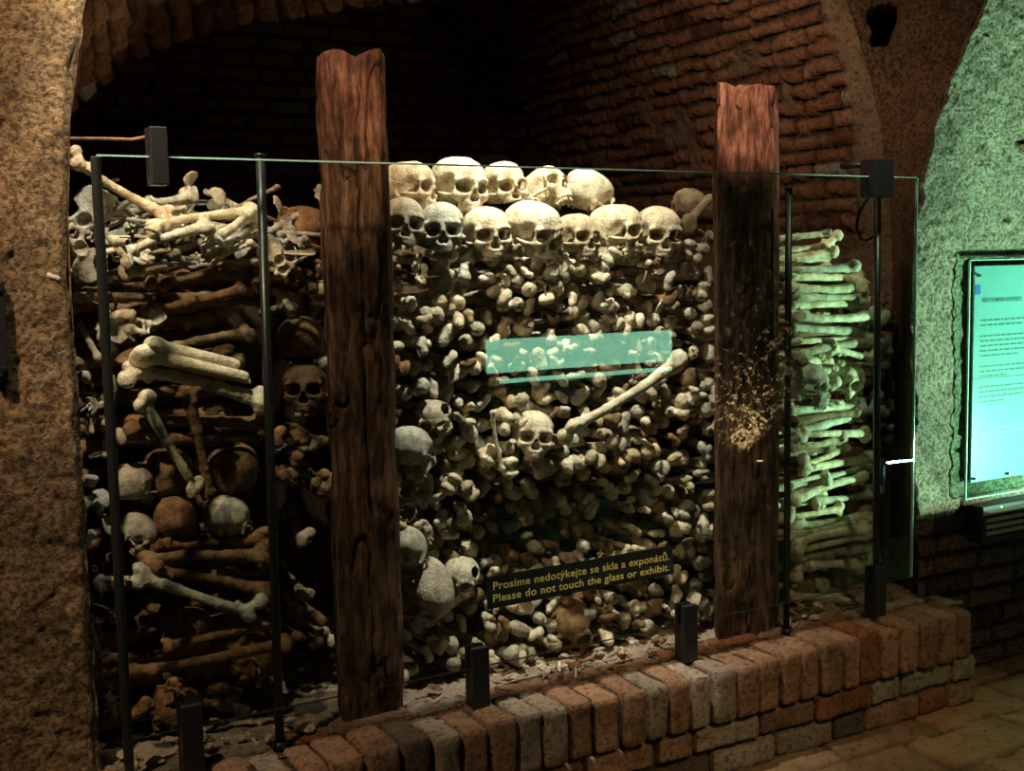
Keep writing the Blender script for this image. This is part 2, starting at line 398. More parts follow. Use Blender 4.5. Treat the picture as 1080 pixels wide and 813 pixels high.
B = {
 'femur': (femur, (-4, -1, -5), (7, 44.5, 3.5), .42, 43.4), 'tibia': (tibia, (-4.8, -.8, -3.2), (4.8, 38.4, 4), .42, 37),
 'humerus': (humerus, (-3.8, -.8, -3.6), (4.2, 32.4, 3), .38, 31.5), 'forearm': (forearm, (-2.4, -.8, -2), (2.6, 25.6, 2), .3, 24.8),
 'broken': (broken, (-4, -1.2, -3.2), (5, 25, 3.2), .4, 22), 'rib': (rib, (-1.2, -1, -1.5), (11, 19, 4), .32, 17),
 'vertebra': (vertebra, (-4.6, -2.2, -2.4), (4.6, 6.8, 2.6), .25, 8), 'hip': (hip, (-7.6, -4.2, -9.6), (9.4, 6, 12.8), .42, 20),
 'heel': (heel, (-3, -4, -2.6), (3, 5.2, 2.8), .3, 8), 'shard': (shard, (-4.8, -6, -2), (5.4, 6, 4), .27, 9),
 'splinter': (splinter, (-1.6, -6.8, -1.6), (2, 6.6, 2), .22, 11)}
BM = {}
for k, (fn, lo, hi, h, L) in B.items():
    V, Fq = nets(fn, lo, hi, h)
    for mk, mm in (('pale', M_PALE), ('grey', M_GREY), ('brown', M_BROWN)):
        if mk == 'pale': base = mesh_np(k, V, Fq, mm); BM[k, mk] = base
        else:
            c = base.copy(); c.materials[0] = mm; BM[k, mk] = c
for k in 'abcd':
    for mk, mm in (('grey', M_GREY), ('brown', M_BROWN)):
        c = SK[k].copy(); c.materials[0] = mm; SK[k, mk] = c
    SK[k, 'pale'] = SK[k]
BLEN = {k: B[k][4]*.01 for k in B}
BNAME = {'femur': ('thigh_bone', 'thigh bone'), 'tibia': ('shin_bone', 'shin bone'), 'humerus': ('upper_arm_bone', 'arm bone'), 'forearm': ('forearm_bone', 'forearm bone'),
 'broken': ('broken_long_bone', 'broken bone'), 'rib': ('rib', 'rib'), 'vertebra': ('vertebra', 'vertebra'), 'hip': ('hip_bone', 'hip bone'), 'heel': ('heel_bone', 'heel bone'),
 'shard': ('skull_fragment', 'skull fragment'), 'splinter': ('bone_splinter', 'bone splinter')}
def bone(kind, tone, loc, rot, label, group=None, scale=1.0):
    """rot: a 3x3 Matrix or Euler"""
    o = ob(BNAME[kind][0], BM[kind, tone])
    m3 = rot.to_matrix() if isinstance(rot, Euler) else rot
    o.matrix_world = Matrix.Translation(Vector(loc)) @ m3.to_4x4() @ Matrix.Diagonal((scale, scale, scale, 1))
    return thing(o, label, BNAME[kind][1], group)
def frame(d, roll):
    d = Vector(d).normalized(); up = Vector((0, 0, 1)) if abs(d.z) < .9 else Vector((0, 1, 0))
    x = d.cross(up).normalized(); z = x.cross(d)
    return Matrix((x, d, z)).transposed() @ Matrix.Rotation(roll, 3, 'Y')
def bone_ab(kind, tone, a, b2, label, group=None, roll=None, keep=False):
    a, b2 = Vector(a), Vector(b2); d = b2-a
    s = d.length/BLEN[kind]
    if keep: s = min(max(s, .8), 1.1)
    o = bone(kind, tone, a, frame(d, random.uniform(0, 6.28) if roll is None else roll), label, group, s)
    if kind not in ('forearm', 'rib'):
        t = max(.84, min(1.12, s+.12))/s
        o.matrix_world = o.matrix_world @ Matrix.Diagonal((t, 1, t, 1))
    return o
def skull(kind, tone, loc, yaw, pitch, roll, label, size=1.0, teeth=True):
    """yaw 0 faces the glass (-y); positive yaw turns the face to the viewer's right"""
    e = empty('skull'); thing(e, label, 'skull')
    e.matrix_world = Matrix.Translation(Vector(loc)) @ (Matrix.Rotation(math.radians(yaw), 3, 'Z') @ Matrix.Rotation(math.radians(pitch), 3, 'X') @ Matrix.Rotation(math.radians(roll), 3, 'Y')).to_4x4() @ Matrix.Diagonal((size, size, size, 1))
    ob('cranium', SK[kind, tone], e)
    if teeth and kind != 'c':
        t = ob('upper_teeth', TEETH, e); t['label'] = 'worn yellowish teeth'
    return e

# ------------------------------------------------------------------ the setting
VC, VR, VH, VZ = 1.35, 1.70, 1.95, 1.50        # vault axis x, half width, rise, spring height
VY0, VY1 = .42, 3.4
def brick_relief(u, v, bl, bh, seed=0, warp=.012):
    """u along the courses, v across; returns relief 0..1, id noise, mask"""
    P = np.stack([u, v, 0*u], -1)
    u = u+warp*fbm(P, 5, 2, seed+11); v = v+warp*.8*fbm(P, 6, 2, seed+12)
    row = np.floor(v/bh); fv = v/bh-row
    off = (np.sin(row*12.9898+seed)*43758.5453) % 1.0
    uu = u/bl+off; k = np.floor(uu); fu = uu-k
    du = np.minimum(fu, 1-fu)*bl; dv = np.minimum(fv, 1-fv)*bh
    j = .007+.004*vnoise(P, 18, seed+2)
    dd = np.minimum(du, dv)-j
    m = np.clip(dd/(.008 if warp < .025 else .0045), 0, 1); m = m*m*(3-2*m)
    idn = (np.sin(row*78.233+k*37.719+seed)*43758.5453) % 1.0
    return m, idn
def grid_faces(nu, nv, flip=False):
    i = np.arange(nu-1)[:, None]*nv+np.arange(nv-1)[None]
    q = np.stack([i, i+nv, i+nv+1, i+1], -1).reshape(-1, 4)
    return q[:, ::-1] if flip else q
def brick_col(m, idn, P, dark=1.0):
    a = np.array([.27, .125, .07]); b2 = np.array([.36, .20, .12]); g = np.array([.36, .33, .27]); mo = np.array([.075, .05, .033])
    c = a+(b2-a)*idn[..., None]
    c = np.where((idn > .955)[..., None], g, c)
    c = np.where((idn < .10)[..., None], a*.55, c)
    return (mo+(c-mo)*m[..., None])*dark

# vault (arch and side walls in one swept surface)
H0 = VZ
th = PI*1.80
ny, na = 380, 640
yy = np.linspace(VY0, VY1, ny)
aa = np.linspace(-H0, th+H0, na)      # arc coordinate; 0 = right spring, th = left spring
Y2, A2 = np.meshgrid(yy, aa, indexing='ij')
ang = np.clip(A2/1.80, 0, PI)
X0 = VC+VR*np.cos(ang); Z0 = VZ+VH*np.sin(ang)
Z0 = np.where(A2 < 0, VZ+A2, np.where(A2 > th, VZ-(A2-th), Z0))
nx_, nz_ = -np.cos(ang), -np.sin(ang)
P0 = np.stack([X0, Y2, Z0], -1)
m, idn = brick_relief(Y2, A2, .20, .064, 3, .030)
plas = np.clip((.30-A2+.35*fbm(P0, 2.5, 3, 5))/.15, 0, 1)*(A2 < 2)   # plaster on the lower right side
edge = np.clip((.16-(Y2-VY0)+.10*fbm(P0, 6, 3, 8))/.06, 0, 1)*(A2 < 2)
plas = np.maximum(plas, edge)
patch = np.clip((fbm(P0, 4.5, 4, 71)-.26)/.08, 0, 1); plas = np.maximum(plas, .85*patch)
tilt = ((idn*7.3) % 1-.5)*.012
h = (.024+tilt)*m*(1-plas)+.016*plas+.016*fbm(P0, 26, 4, 21, .6)+.02*fbm(P0, 3, 2, 22)
# put-log hole
hc = None
d0 = FX+RX*(934-540)/F_PX+UX*(406.5-24)/F_PX
for t in np.linspace(2, 9, 3000):
    q = CAM+t*d0
    if q[1] > VY0 and math.hypot((q[0]-VC)/VR, (q[2]-VZ)/VH) > 1 and q[2] > VZ: hc = q; break
print('HOLE', hc)
if hc is not None:
    r = np.sqrt((P0[..., 0]-hc[0])**2+((P0[..., 1]-hc[1]))**2+(P0[..., 2]-hc[2])**2)*(1+.25*vnoise(P0, 14, 4))
    k = np.clip((.085-r)/.03, 0, 1); h = h-.22*k*k*(3-2*k)
h = h*np.clip((Y2-VY0)/.06, 0, 1)
V = np.stack([X0+nx_*h, Y2, Z0+nz_*h], -1)
col = brick_col(m, idn, P0)
pc = np.array([.27, .20, .13])+.07*fbm(P0, 7, 3, 30)[..., None]*np.array([1, .9, .7])
col = col*(1-plas[..., None])+pc*plas[..., None]
struct(ob('ceiling', mesh_np('ceiling', V.reshape(-1, 3), grid_faces(ny, na), M_BRICK, True, col.reshape(-1, 3))))
# end wall of the chamber
def relief_wall(name, X, Y, Z, nrm, hgt, col, m=M_PLASTER, flip=False):
    V = np.stack([X, Y, Z], -1)+np.array(nrm)*hgt[..., None]
    return struct(ob(name, mesh_np(name, V.reshape(-1, 3), grid_faces(X.shape[0], X.shape[1], flip), m, True, col.reshape(-1, 3))))
xs, zs = np.linspace(-.4, 3.2, 200), np.linspace(0, 3.2, 260)
X, Z = np.meshgrid(xs, zs, indexing='ij'); Y = X*0+3.2; P = np.stack([X, Y, Z], -1)
m, idn = brick_relief(X, Z, .25, .08, 9)
relief_wall('wall_back', X, Y, Z, (0, -1, 0), .02*m+.01*fbm(P, 12, 3, 2), brick_col(m, idn, P), M_BRICK)
# front wall left of the opening
def interp(z, pts): return np.interp(z, [p[0] for p in pts], [p[1] for p in pts])
LB = [(0, -.045), (1.0, -.05), (1.6, -.055), (1.8, -.047), (1.95, -.03), (2.1, -.008), (2.232, .02), (2.6, .14), (2.9, .34), (3.0, .45)]
FY = .12
def pcol(P, base=(.33, .225, .12), seed=0):
    n = fbm(P, 3.5, 4, seed)[..., None]; n2 = vnoise(P, 30, seed+7)[..., None]
    return np.clip(np.array(base)*(1+.55*n+.15*n2), .02, 1)
def rough_h(P, amp=.007, seed=0): return amp*fbm(P, 38, 3, seed, .6)+.012*fbm(P, 5, 3, seed+5)
zs = np.linspace(0, 3.0, 420); us = np.linspace(0, 1, 170)
Ut, Z = np.meshgrid(us, zs, indexing='ij')
xb = interp(Z, LB)+.006*vnoise(np.stack([Z*0, Z*0, Z], -1), 14, 3)
X = -1.3+(xb+1.3)*Ut**.8; Y = X*0+FY; P = np.stack([X, Y, Z], -1)
hgt = rough_h(P, .008, 1); hgt = np.where(Ut > .985, -.02, hgt)
pit = vnoise(P, 16, 77); hgt = hgt-.018*np.clip((pit-.72)/.15, 0, 1)
relief_wall('wall_left', X, Y, Z, (0, -1, 0), hgt, pcol(P, (.42, .29, .15), 2))
# its thickness, running back to the vault
ys = np.linspace(FY+.02, VY0, 30); zz = np.linspace(0, 3.0, 160)
Yg, Zg = np.meshgrid(ys, zz, indexing='ij'); Xg = interp(Zg, LB)
s = (Yg-ys[0])/(ys[-1]-ys[0])
vaultL = np.where(Zg < VZ, VC-VR, VC-VR*np.sqrt(np.maximum(1-((Zg-VZ)/VH)**2, 0)))
Xg = Xg*(1-s)+(vaultL-.0)*s; P = np.stack([Xg, Yg, Zg], -1)
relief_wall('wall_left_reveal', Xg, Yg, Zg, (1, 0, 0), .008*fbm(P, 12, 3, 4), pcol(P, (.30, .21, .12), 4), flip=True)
# front wall right of the opening
RB = [(0, 2.87), (.4, 2.87), (.8, 2.85), (1.5, 2.838), (1.69, 2.845), (1.95, 2.90), (2.2, 3.0), (2.52, 3.19), (2.8, 3.32), (3.0, 3.42)]
zs = np.linspace(0, 3.0, 520); us = np.linspace(0, 1, 190)
Ut, Z = np.meshgrid(us, zs, indexing='ij')
xb = interp(Z, RB)+.010*vnoise(np.stack([Z*0, Z*0, Z], -1), 14, 6)
X = xb+(4.7-xb)*Ut**1.6; Y = X*0+FY; P = np.stack([X, Y, Z], -1)
hgt = rough_h(P, .012, 11); hgt = np.where(Ut < .01, -.02, hgt)
m, idn = brick_relief(X, Z, .25, .078, 14, .01)
bb = np.clip((.62-Z+.22*fbm(P, 3, 3, 15))/.08, 0, 1)
for (bx, bz, br) in ((3.42, 2.0, .06), (3.33, 1.72, .035), (3.5, 2.18, .08)):
    bb = np.maximum(bb, np.clip((br-np.hypot(X-bx, (Z-bz)*1.8))/.02, 0, 1))
rec = (X > 3.065) & (Z < 1.612) & (Z > 1.588); hgt = hgt-.04*rec-.004*((X > 3.09) & (Z < 1.6) & (Z > .62))
hgt = hgt*(1-.6*bb)+.016*m*bb-.006*bb
colr = pcol(P, (.44, .41, .30), 12)*(1-bb[..., None])+brick_col(m, idn, P)*bb[..., None]
relief_wall('wall_right', X, Y, Z, (0, -1, 0), hgt, colr, flip=True)
ys = np.linspace(FY+.02, VY0+.004, 60); zz = np.linspace(0, 3.02, 320)
Yg, Zg = np.meshgrid(ys, zz, indexing='ij'); Xg = interp(Zg, RB)
s = (Yg-ys[0])/(ys[-1]-ys[0])
vaultR = np.where(Zg < VZ, VC+VR, VC+VR*np.sqrt(np.maximum(1-((Zg-VZ)/VH)**2, 0)))
Xg = Xg*(1-s)+vaultR*s; P = np.stack([Xg, Yg, Zg], -1)
dv = P-CAM; zz_d = dv@FX; pxg, pyg = 540+F_PX*(dv@RX)/zz_d, 406.5-F_PX*(dv@UX)/zz_d
rr_ = np.hypot((pxg-934)/27, (pyg-24)/26)
put = np.argmin(np.where(Zg < 2.9, rr_, 9)); pc0 = P.reshape(-1, 3)[put]; print('REVEAL HOLE', pc0, rr_.min())
dd_ = np.linalg.norm(P-pc0, axis=-1)*(1+.3*vnoise(P, 20, 4)); hole = np.clip((.07-dd_)/.02, 0, 1)
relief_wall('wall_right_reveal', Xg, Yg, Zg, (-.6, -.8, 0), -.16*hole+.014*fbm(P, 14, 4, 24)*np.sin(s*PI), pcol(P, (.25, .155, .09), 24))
# brick transverse arch whose soffit slopes down into the chamber
A0 = np.array([(-.05,1.45),(-.045,1.75),(-.03,1.95),(-.008,2.1),(.02,2.232),(.13,2.42),(.34,2.75),(.8,3.0),(1.3,3.15),(1.9,3.25),(2.4,3.35)])
A1 = np.array([(-.16,1.45),(-.12,1.72),(-.02,1.95),(.12,2.11),(.22,2.20),(.34,2.29),(.59,2.39),(.91,2.46),(1.34,2.55),(1.9,2.74),(2.35,3.1)])
def resamp(A, n):
    L = np.r_[0, np.cumsum(np.linalg.norm(np.diff(A, axis=0), axis=1))]; t = np.linspace(0, L[-1], n)
    x, z = np.interp(t, L, A[:, 0]), np.interp(t, L, A[:, 1])
    for _ in range(14): x[1:-1] = .5*x[1:-1]+.25*(x[2:]+x[:-2]); z[1:-1] = .5*z[1:-1]+.25*(z[2:]+z[:-2])
    return x, z, t
xa, za, ta0 = resamp(A0, 330); xc, zc_, tc = resamp(A1, 330)
sv = np.linspace(0, 1, 110)
S_, _ = np.meshgrid(sv, ta0, indexing='ij')
X = (xa[None]-.004)*(1-S_)+xc[None]*S_; Z = za[None]*(1-S_)+zc_[None]*S_; Y = .125+(1.0-.125)*S_
P = np.stack([X, Y, Z], -1); V_ = ta0[None]*(1-S_)+tc[None]*S_
m, idn = brick_relief(Y*1.0, V_, .25, .075, 81, .03)
relief_wall('ceiling_arch', X, Y, Z, (.6, 0, -.8), (.022*m+.014*fbm(P, 24, 3, 82))*np.clip(S_*5, 0, 1)*np.clip((Z-1.95)/.15, 0, 1), brick_col(m, idn, P), M_BRICK, flip=True)
# floor of stone slabs
xs, ys = np.linspace(-2.2, 4.7, 460), np.linspace(-4.6, 3.4, 420)
X, Y = np.meshgrid(xs, ys, indexing='ij'); Z = X*0; P = np.stack([X, Y, Z], -1)
m, idn = brick_relief(X, Y, .46, .23, 31, .03)
cf = np.array([.30, .20, .10])*(.65+.7*idn[..., None])*(.35+.65*m[..., None])
struct(ob('floor', mesh_np('floor', np.stack([X, Y, Z+.02*m-.02+.006*fbm(P, 9, 3, 3)], -1).reshape(-1, 3), grid_faces(len(xs), len(ys)), M_STONE, True, cf.reshape(-1, 3))))
# opposite wall of the corridor, plastered (it shows only as a reflection in the pane)
OY = -4.2
LPX = float(at(800, 486, Y=3.95).x)
xs, zs = np.concatenate([np.linspace(-2.2, LPX-.9, 120), np.linspace(LPX-.89, LPX+.9, 330), np.linspace(LPX+.91, 8.5, 60)]), np.linspace(0, 3.2, 420)
X, Z = np.meshgrid(xs, zs, indexing='ij'); Y = X*0+OY; P = np.stack([X, Y, Z], -1)
relief_wall('wall_front', X, Y, Z, (0, 1, 0), .03*fbm(P, 40, 2, 44)+.04*fbm(P, 22, 3, 41)+.02*fbm(P, 5, 2, 42), pcol(P, (.45, .36, .24), 40), flip=True)
# ledge of earth and mortar that carries the piles
ZC = .345
xs, ys = np.linspace(-.25, 2.95, 420), np.linspace(-.02, .80, 110)
X, Y = np.meshgrid(xs, ys, indexing='ij'); P = np.stack([X, Y, 0*X], -1)
Zl = ZC-.014+.016*fbm(P, 45, 3, 51, .7)+.014*fbm(P, 9, 2, 52)*np.clip((Y-.05)/.1, 0, 1)
cl = np.clip(np.array([.33, .27, .19])*(1+.5*fbm(P, 9, 3, 53)[..., None]), .02, 1)
struct(ob('floor_ledge', mesh_np('floor_ledge', np.stack([X, Y, Zl], -1).reshape(-1, 3), grid_faces(len(xs), len(ys)), M_EARTH, True, cl.reshape(-1, 3))))
# packed earth behind the stacked bones
def earth_core(name, x0, x1, y0, y1, ztop, seed):
    xs, t = np.linspace(x0, x1, 90), np.linspace(0, 1, 120)
    X, T = np.meshgrid(xs, t, indexing='ij')
    Z = np.where(T < .7, ZC-.05+(ztop-ZC+.05)*T/.7, ztop); Y = np.where(T < .7, y0, y0+(y1-y0)*(T-.7)/.3)
    P = np.stack([X, Y, Z], -1); n = fbm(P, 8, 3, seed)
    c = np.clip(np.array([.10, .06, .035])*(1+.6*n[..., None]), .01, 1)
    V = np.stack([X, Y-.03*n, Z+.03*n], -1)
    return struct(ob(name, mesh_np(name, V.reshape(-1, 3), grid_faces(*X.shape), M_EARTH, True, c.reshape(-1, 3))))
earth_core('wall_inner_left', -.11, .56, .60, 1.6, 1.60, 61)
earth_core('wall_inner_middle', .56, 2.12, .82, 1.7, 1.56, 62)
earth_core('wall_inner_right', 2.12, 2.98, .62, 1.6, 1.52, 63)

# ------------------------------------------------------------------ low brick wall in front
def rbox(x0, x1, y0, y1, z0, z1, n=(7, 7, 7), r=.014, amp=.0035, seed=0):
    """rounded, slightly worn block as (V, F)"""
    Vs, Fs, o = [], [], 0
    c = np.array([(x0+x1)/2, (y0+y1)/2, (z0+z1)/2]); hs = np.array([(x1-x0)/2, (y1-y0)/2, (z1-z0)/2])
    for ax in range(3):
        for sgn in (-1, 1):
            u, v = (ax+1) % 3, (ax+2) % 3
            a, b2 = np.meshgrid(np.linspace(-1, 1, n[u]), np.linspace(-1, 1, n[v]), indexing='ij')
            a = np.sign(a)*np.abs(a)**.75; b2 = np.sign(b2)*np.abs(b2)**.75
            P = np.zeros(a.shape+(3,)); P[..., ax] = sgn; P[..., u] = a; P[..., v] = b2
            Vs.append((P*hs).reshape(-1, 3)); Fs.append(grid_faces(n[u], n[v], sgn < 0)+o); o += a.size
    V = np.concatenate(Vs); Fq = np.concatenate(Fs)
    core = np.clip(V, -(hs-r), hs-r); d = V-core; L = np.linalg.norm(d, axis=1)[:, None]+1e-9
    V = core+d/L*np.minimum(L, r)
    W = V+c; nrm = V/(hs*1.0); nrm = nrm/(np.linalg.norm(nrm, axis=1)[:, None]+1e-9)
    W = W+nrm*(amp*fbm(W, 28, 3, seed)[:, None]+amp*1.5*vnoise(W, 9, seed+2)[:, None])
    return W, Fq
class Acc:
    def __init__(s): s.V, s.F, s.C, s.n = [], [], [], 0
    def add(s, VF, col):
        V, Fq = VF; s.V.append(V); s.F.append(Fq+s.n); s.C.append(np.tile(np.array(col, float), (len(V), 1))); s.n += len(V)
    def mesh(s, name, m, smooth=True):
        return mesh_np(name, np.concatenate(s.V), np.concatenate(s.F), m, smooth, np.concatenate(s.C))
CF = -.135
wall = empty('low_brick_wall', (1.3, -.05, 0)); wall['kind'] = 'structure'
acc = Acc(); x = -.42; k = 0
def bcol():
    t = random.random()
    if t < .28: c = (.46, .38, .28)
    elif t < .34: c = (.16, .115, .085)
    elif t < .5: c = (.40, .17, .08)
    else: c = (.40, .24, .14)
    s = random.uniform(.75, 1.15); return tuple(v*s for v in c)
while x < 2.86:
    wd = random.uniform(.070, .090); x1 = min(x+wd, 2.915)
    dz = random.uniform(-.008, .006); dy = random.uniform(-.008, .006)
    acc.add(rbox(x, x1, CF+dy, .045+dy, ZC-.168+dz*.3, ZC+dz, (9, 12, 12), .016, .004, k), bcol()); x = x1+random.uniform(.007, .013); k += 1
x = -.42
while x < 2.75:      # flat row behind, level with the ledge
    wd = random.uniform(.15, .24); acc.add(rbox(x, x+wd, .055, .055+random.uniform(.07, .09), ZC-.06, ZC-.004+random.uniform(-.006, .006), (12, 8, 6), .012, .004, k), bcol()); x += wd+.012; k += 1
for r, (z0, z1, dy) in enumerate(((ZC-.256, ZC-.178, .0), (ZC-.343, ZC-.266, .006))):
    x = -.42-(.13 if r % 2 else 0)
    while x < 2.86:
        wd = random.choice((.25, .24, .23, .13)) ; x1 = min(x+wd, 2.905)
        if x1-x > .04: acc.add(rbox(x, x1, CF+.012+dy+random.uniform(-.006, .006), .03, z0+random.uniform(-.003, .003), z1, (16, 8, 9), .014, .004, k), bcol())
        x = x1+.012; k += 1
# end face bricks at the right
o = ob('brickwork', acc.mesh('brickwork', M_BRICK)); o.parent = wall; o.matrix_parent_inverse = wall.matrix_basis.inverted()
Vm, Fm = rbox(-.44, 2.89, CF+.036, .16, -.02, ZC-.012, (330, 30, 40), .006, .0025, 99)
om = ob('mortar', mesh_np('mortar', Vm, Fm, M_PLASTER, True, pcol(Vm, (.25, .18, .115), 5))); om.parent = wall; om.matrix_parent_inverse = wall.matrix_basis.inverted()
wall.matrix_basis = Matrix.Translation((1.3, -.05, 0))

# ------------------------------------------------------------------ generic solid builder
def box(name, x0, x1, y0, y1, z0, z1, m, bev=.002, parent=None):
    V = [(x, y, z) for x in (x0, x1) for y in (y0, y1) for z in (z0, z1)]
    Fq = [(0, 1, 3, 2), (4, 6, 7, 5), (0, 4, 5, 1), (2, 3, 7, 6), (0, 2, 6, 4), (1, 5, 7, 3)]
    o = ob(name, mesh_np(name, V, Fq, m, False))
    if bev: b2 = o.modifiers.new('b', 'BEVEL'); b2.width = bev; b2.segments = 2
    if parent: o.parent = parent; o.matrix_parent_inverse = Matrix.Translation(-parent.location)
    return o
def tube(name, pts, r, m, parent=None, n=14, cyc=False):
    pts = [Vector(p) for p in pts]; V, Fq = [], []
    rs = r if isinstance(r, (list, tuple)) else [r]*len(pts)
    for i, p in enumerate(pts):
        t = (pts[min(i+1, len(pts)-1)]-pts[max(i-1, 0)]).normalized()
        up = Vector((0, 1, 0)) if abs(t.y) < .9 else Vector((1, 0, 0))
        a = t.cross(up).normalized(); b2 = t.cross(a)
        for j in range(n): V.append(p+(a*math.cos(2*PI*j/n)+b2*math.sin(2*PI*j/n))*rs[i])
    for i in range(len(pts)-1):
        for j in range(n): Fq.append((i*n+j, i*n+(j+1) % n, (i+1)*n+(j+1) % n, (i+1)*n+j))
    me = bpy.data.meshes.new(name); Fq += [tuple(range(n)), tuple(range((len(pts)-1)*n, len(pts)*n))[::-1]]
    me.from_pydata([tuple(v) for v in V], [], Fq); me.materials.append(m)
    me.polygons.foreach_set('use_smooth', [len(p.vertices) == 4 for p in me.polygons])
    import bmesh
    bm = bmesh.new(); bm.from_mesh(me); bmesh.ops.recalc_face_normals(bm, faces=bm.faces); bm.to_mesh(me); bm.free()
    o = ob(name, me)
    if parent: o.parent = parent; o.matrix_parent_inverse = Matrix.Translation(-parent.location)
    return o

# ------------------------------------------------------------------ glass pane, uprights, clamps
GW, GZ0, GZ1, GT = 2.704, .460, 1.860, .010
g = empty('glass_screen', (0, 0, GZ0)); thing(g, 'long frameless glass pane standing on the low brick wall before the bones', 'glass screen')
box('pane', 0, GW, 0, GT, GZ0, GZ1-.0029, M_GLASS, 0, g)
e = box('polished_edge', 0, GW, 0, GT, GZ1-.0028, GZ1+.001, M_GEDGE, 0, g); e['label'] = 'bright greenish top edge'
e = box('polished_edge', GW+.0002, GW+.004, 0, GT, GZ0, GZ1, M_GEDGE, 0, g); e['label'] = 'greenish right edge'
e = box('bottom_edge', 0, GW, .002, GT-.002, GZ0-.002, GZ0-.0002, M_STEEL, 0, g)
for (cx, lab) in ((.149, 'black steel clamp on the brick wall at the left end of the glass'), (.958, 'black steel clamp on the brick wall below the start of the yellow lettering'),
                  (1.70, 'black steel clamp on the brick wall left of the right wooden post'), (2.528, 'black steel clamp on the brick wall in front of the right bay')):
    c = empty('glass_clamp', (cx, 0, ZC)); thing(c, lab, 'clamp')
    box('front_plate', cx-.026, cx+.026, -.022, -.001, ZC-.004, ZC+.178, M_BLACK, .002, c)
    box('rear_plate', cx-.026, cx+.026, .011, .030, ZC-.004, ZC+.178, M_BLACK, .002, c)
    box('shoe', cx-.025, cx+.025, -.0005, .0105, ZC-.004, GZ0-.003, M_BLACK, 0, c)
def upright(pxt, pxb, y, zt, r, lab):
    a, b2 = at(pxt, 175, Y=y), at(pxb, 640, Y=y)
    t = empty('steel_upright', (b2.x, y, ZC)); thing(t, lab, 'upright')
    tube('rod', [(b2.x, y, ZC-.01), (a.x*.5+b2.x*.5, y, (ZC+zt)/2), (a.x, y, zt)], r, M_STEEL, t)
    tube('cap', [(a.x, y, zt), (a.x, y, zt+.006)], r*1.25, M_BLACK, t)
    tube('foot_ring', [(b2.x, y, ZC-.01), (b2.x, y, ZC+.012)], r*1.6, M_BLACK, t)
upright(275, 289, .045, 1.872, .012, 'dark steel rod standing before the left bay, beside the left wooden post')
upright(832, 829.5, .045, 1.815, .011, 'dark steel rod standing just right of the right wooden post')
upright(926, 924, .045, 1.85, .012, 'dark steel rod under the upper black clamp in the right bay')
t = empty('steel_upright', (-.002, .03, ZC)); thing(t, 'flat grey steel upright at the left end of the glass', 'upright')
box('bar', -.010, .012, .013, .030, ZC-.01, 1.858, M_STEEL, .002, t); box('foot_plate', -.02, .022, .011, .05, ZC-.012, ZC+.008, M_BLACK, .001, t)
# top clamps
a, b2 = at(921, 167, Y=-.02), at(941, 208, Y=-.02)
c = empty('top_clamp', (a.x, 0, b2.z)); thing(c, 'black top clamp over the right end of the glass with an arm reaching back', 'clamp')
box('block', a.x, b2.x, -.028, .038, b2.z, a.z, M_BLACK, .003, c)
tube('arm', [((a.x+b2.x)/2, .038, a.z-.012), ((a.x+b2.x)/2-.01, .09, a.z-.013), ((a.x+b2.x)/2-.015, .15, a.z-.011)], .011, M_BLACK, c)
cb = tube('cable', [at(918, 205, Y=.06), at(912, 213, Y=.07), at(906, 225, Y=.08), at(903, 240, Y=.09), at(907, 252, Y=.10), at(915, 254, Y=.10), at(921, 250, Y=.09)], .0055, M_BLACK)
thing(cb, 'black cable loop hanging under the right top clamp', 'cable')
a, b2 = at(157, 133, Y=-.02), at(179, 195, Y=-.02)
c = empty('top_clamp', (a.x, 0, b2.z)); thing(c, 'tall dark top clamp over the left part of the glass', 'clamp')
box('block', a.x, b2.x, -.024, .03, b2.z, a.z, M_BLACK, .003, c)
rd = tube('iron_rod', [at(60, 146, Y=.25), at(105, 146, Y=.25), at(140, 147, Y=.25), at(160, 143, Y=.25)], .004, M_RUST)
thing(rd, 'thin rusty iron rod reaching from the left pillar to the dark top clamp', 'rod')

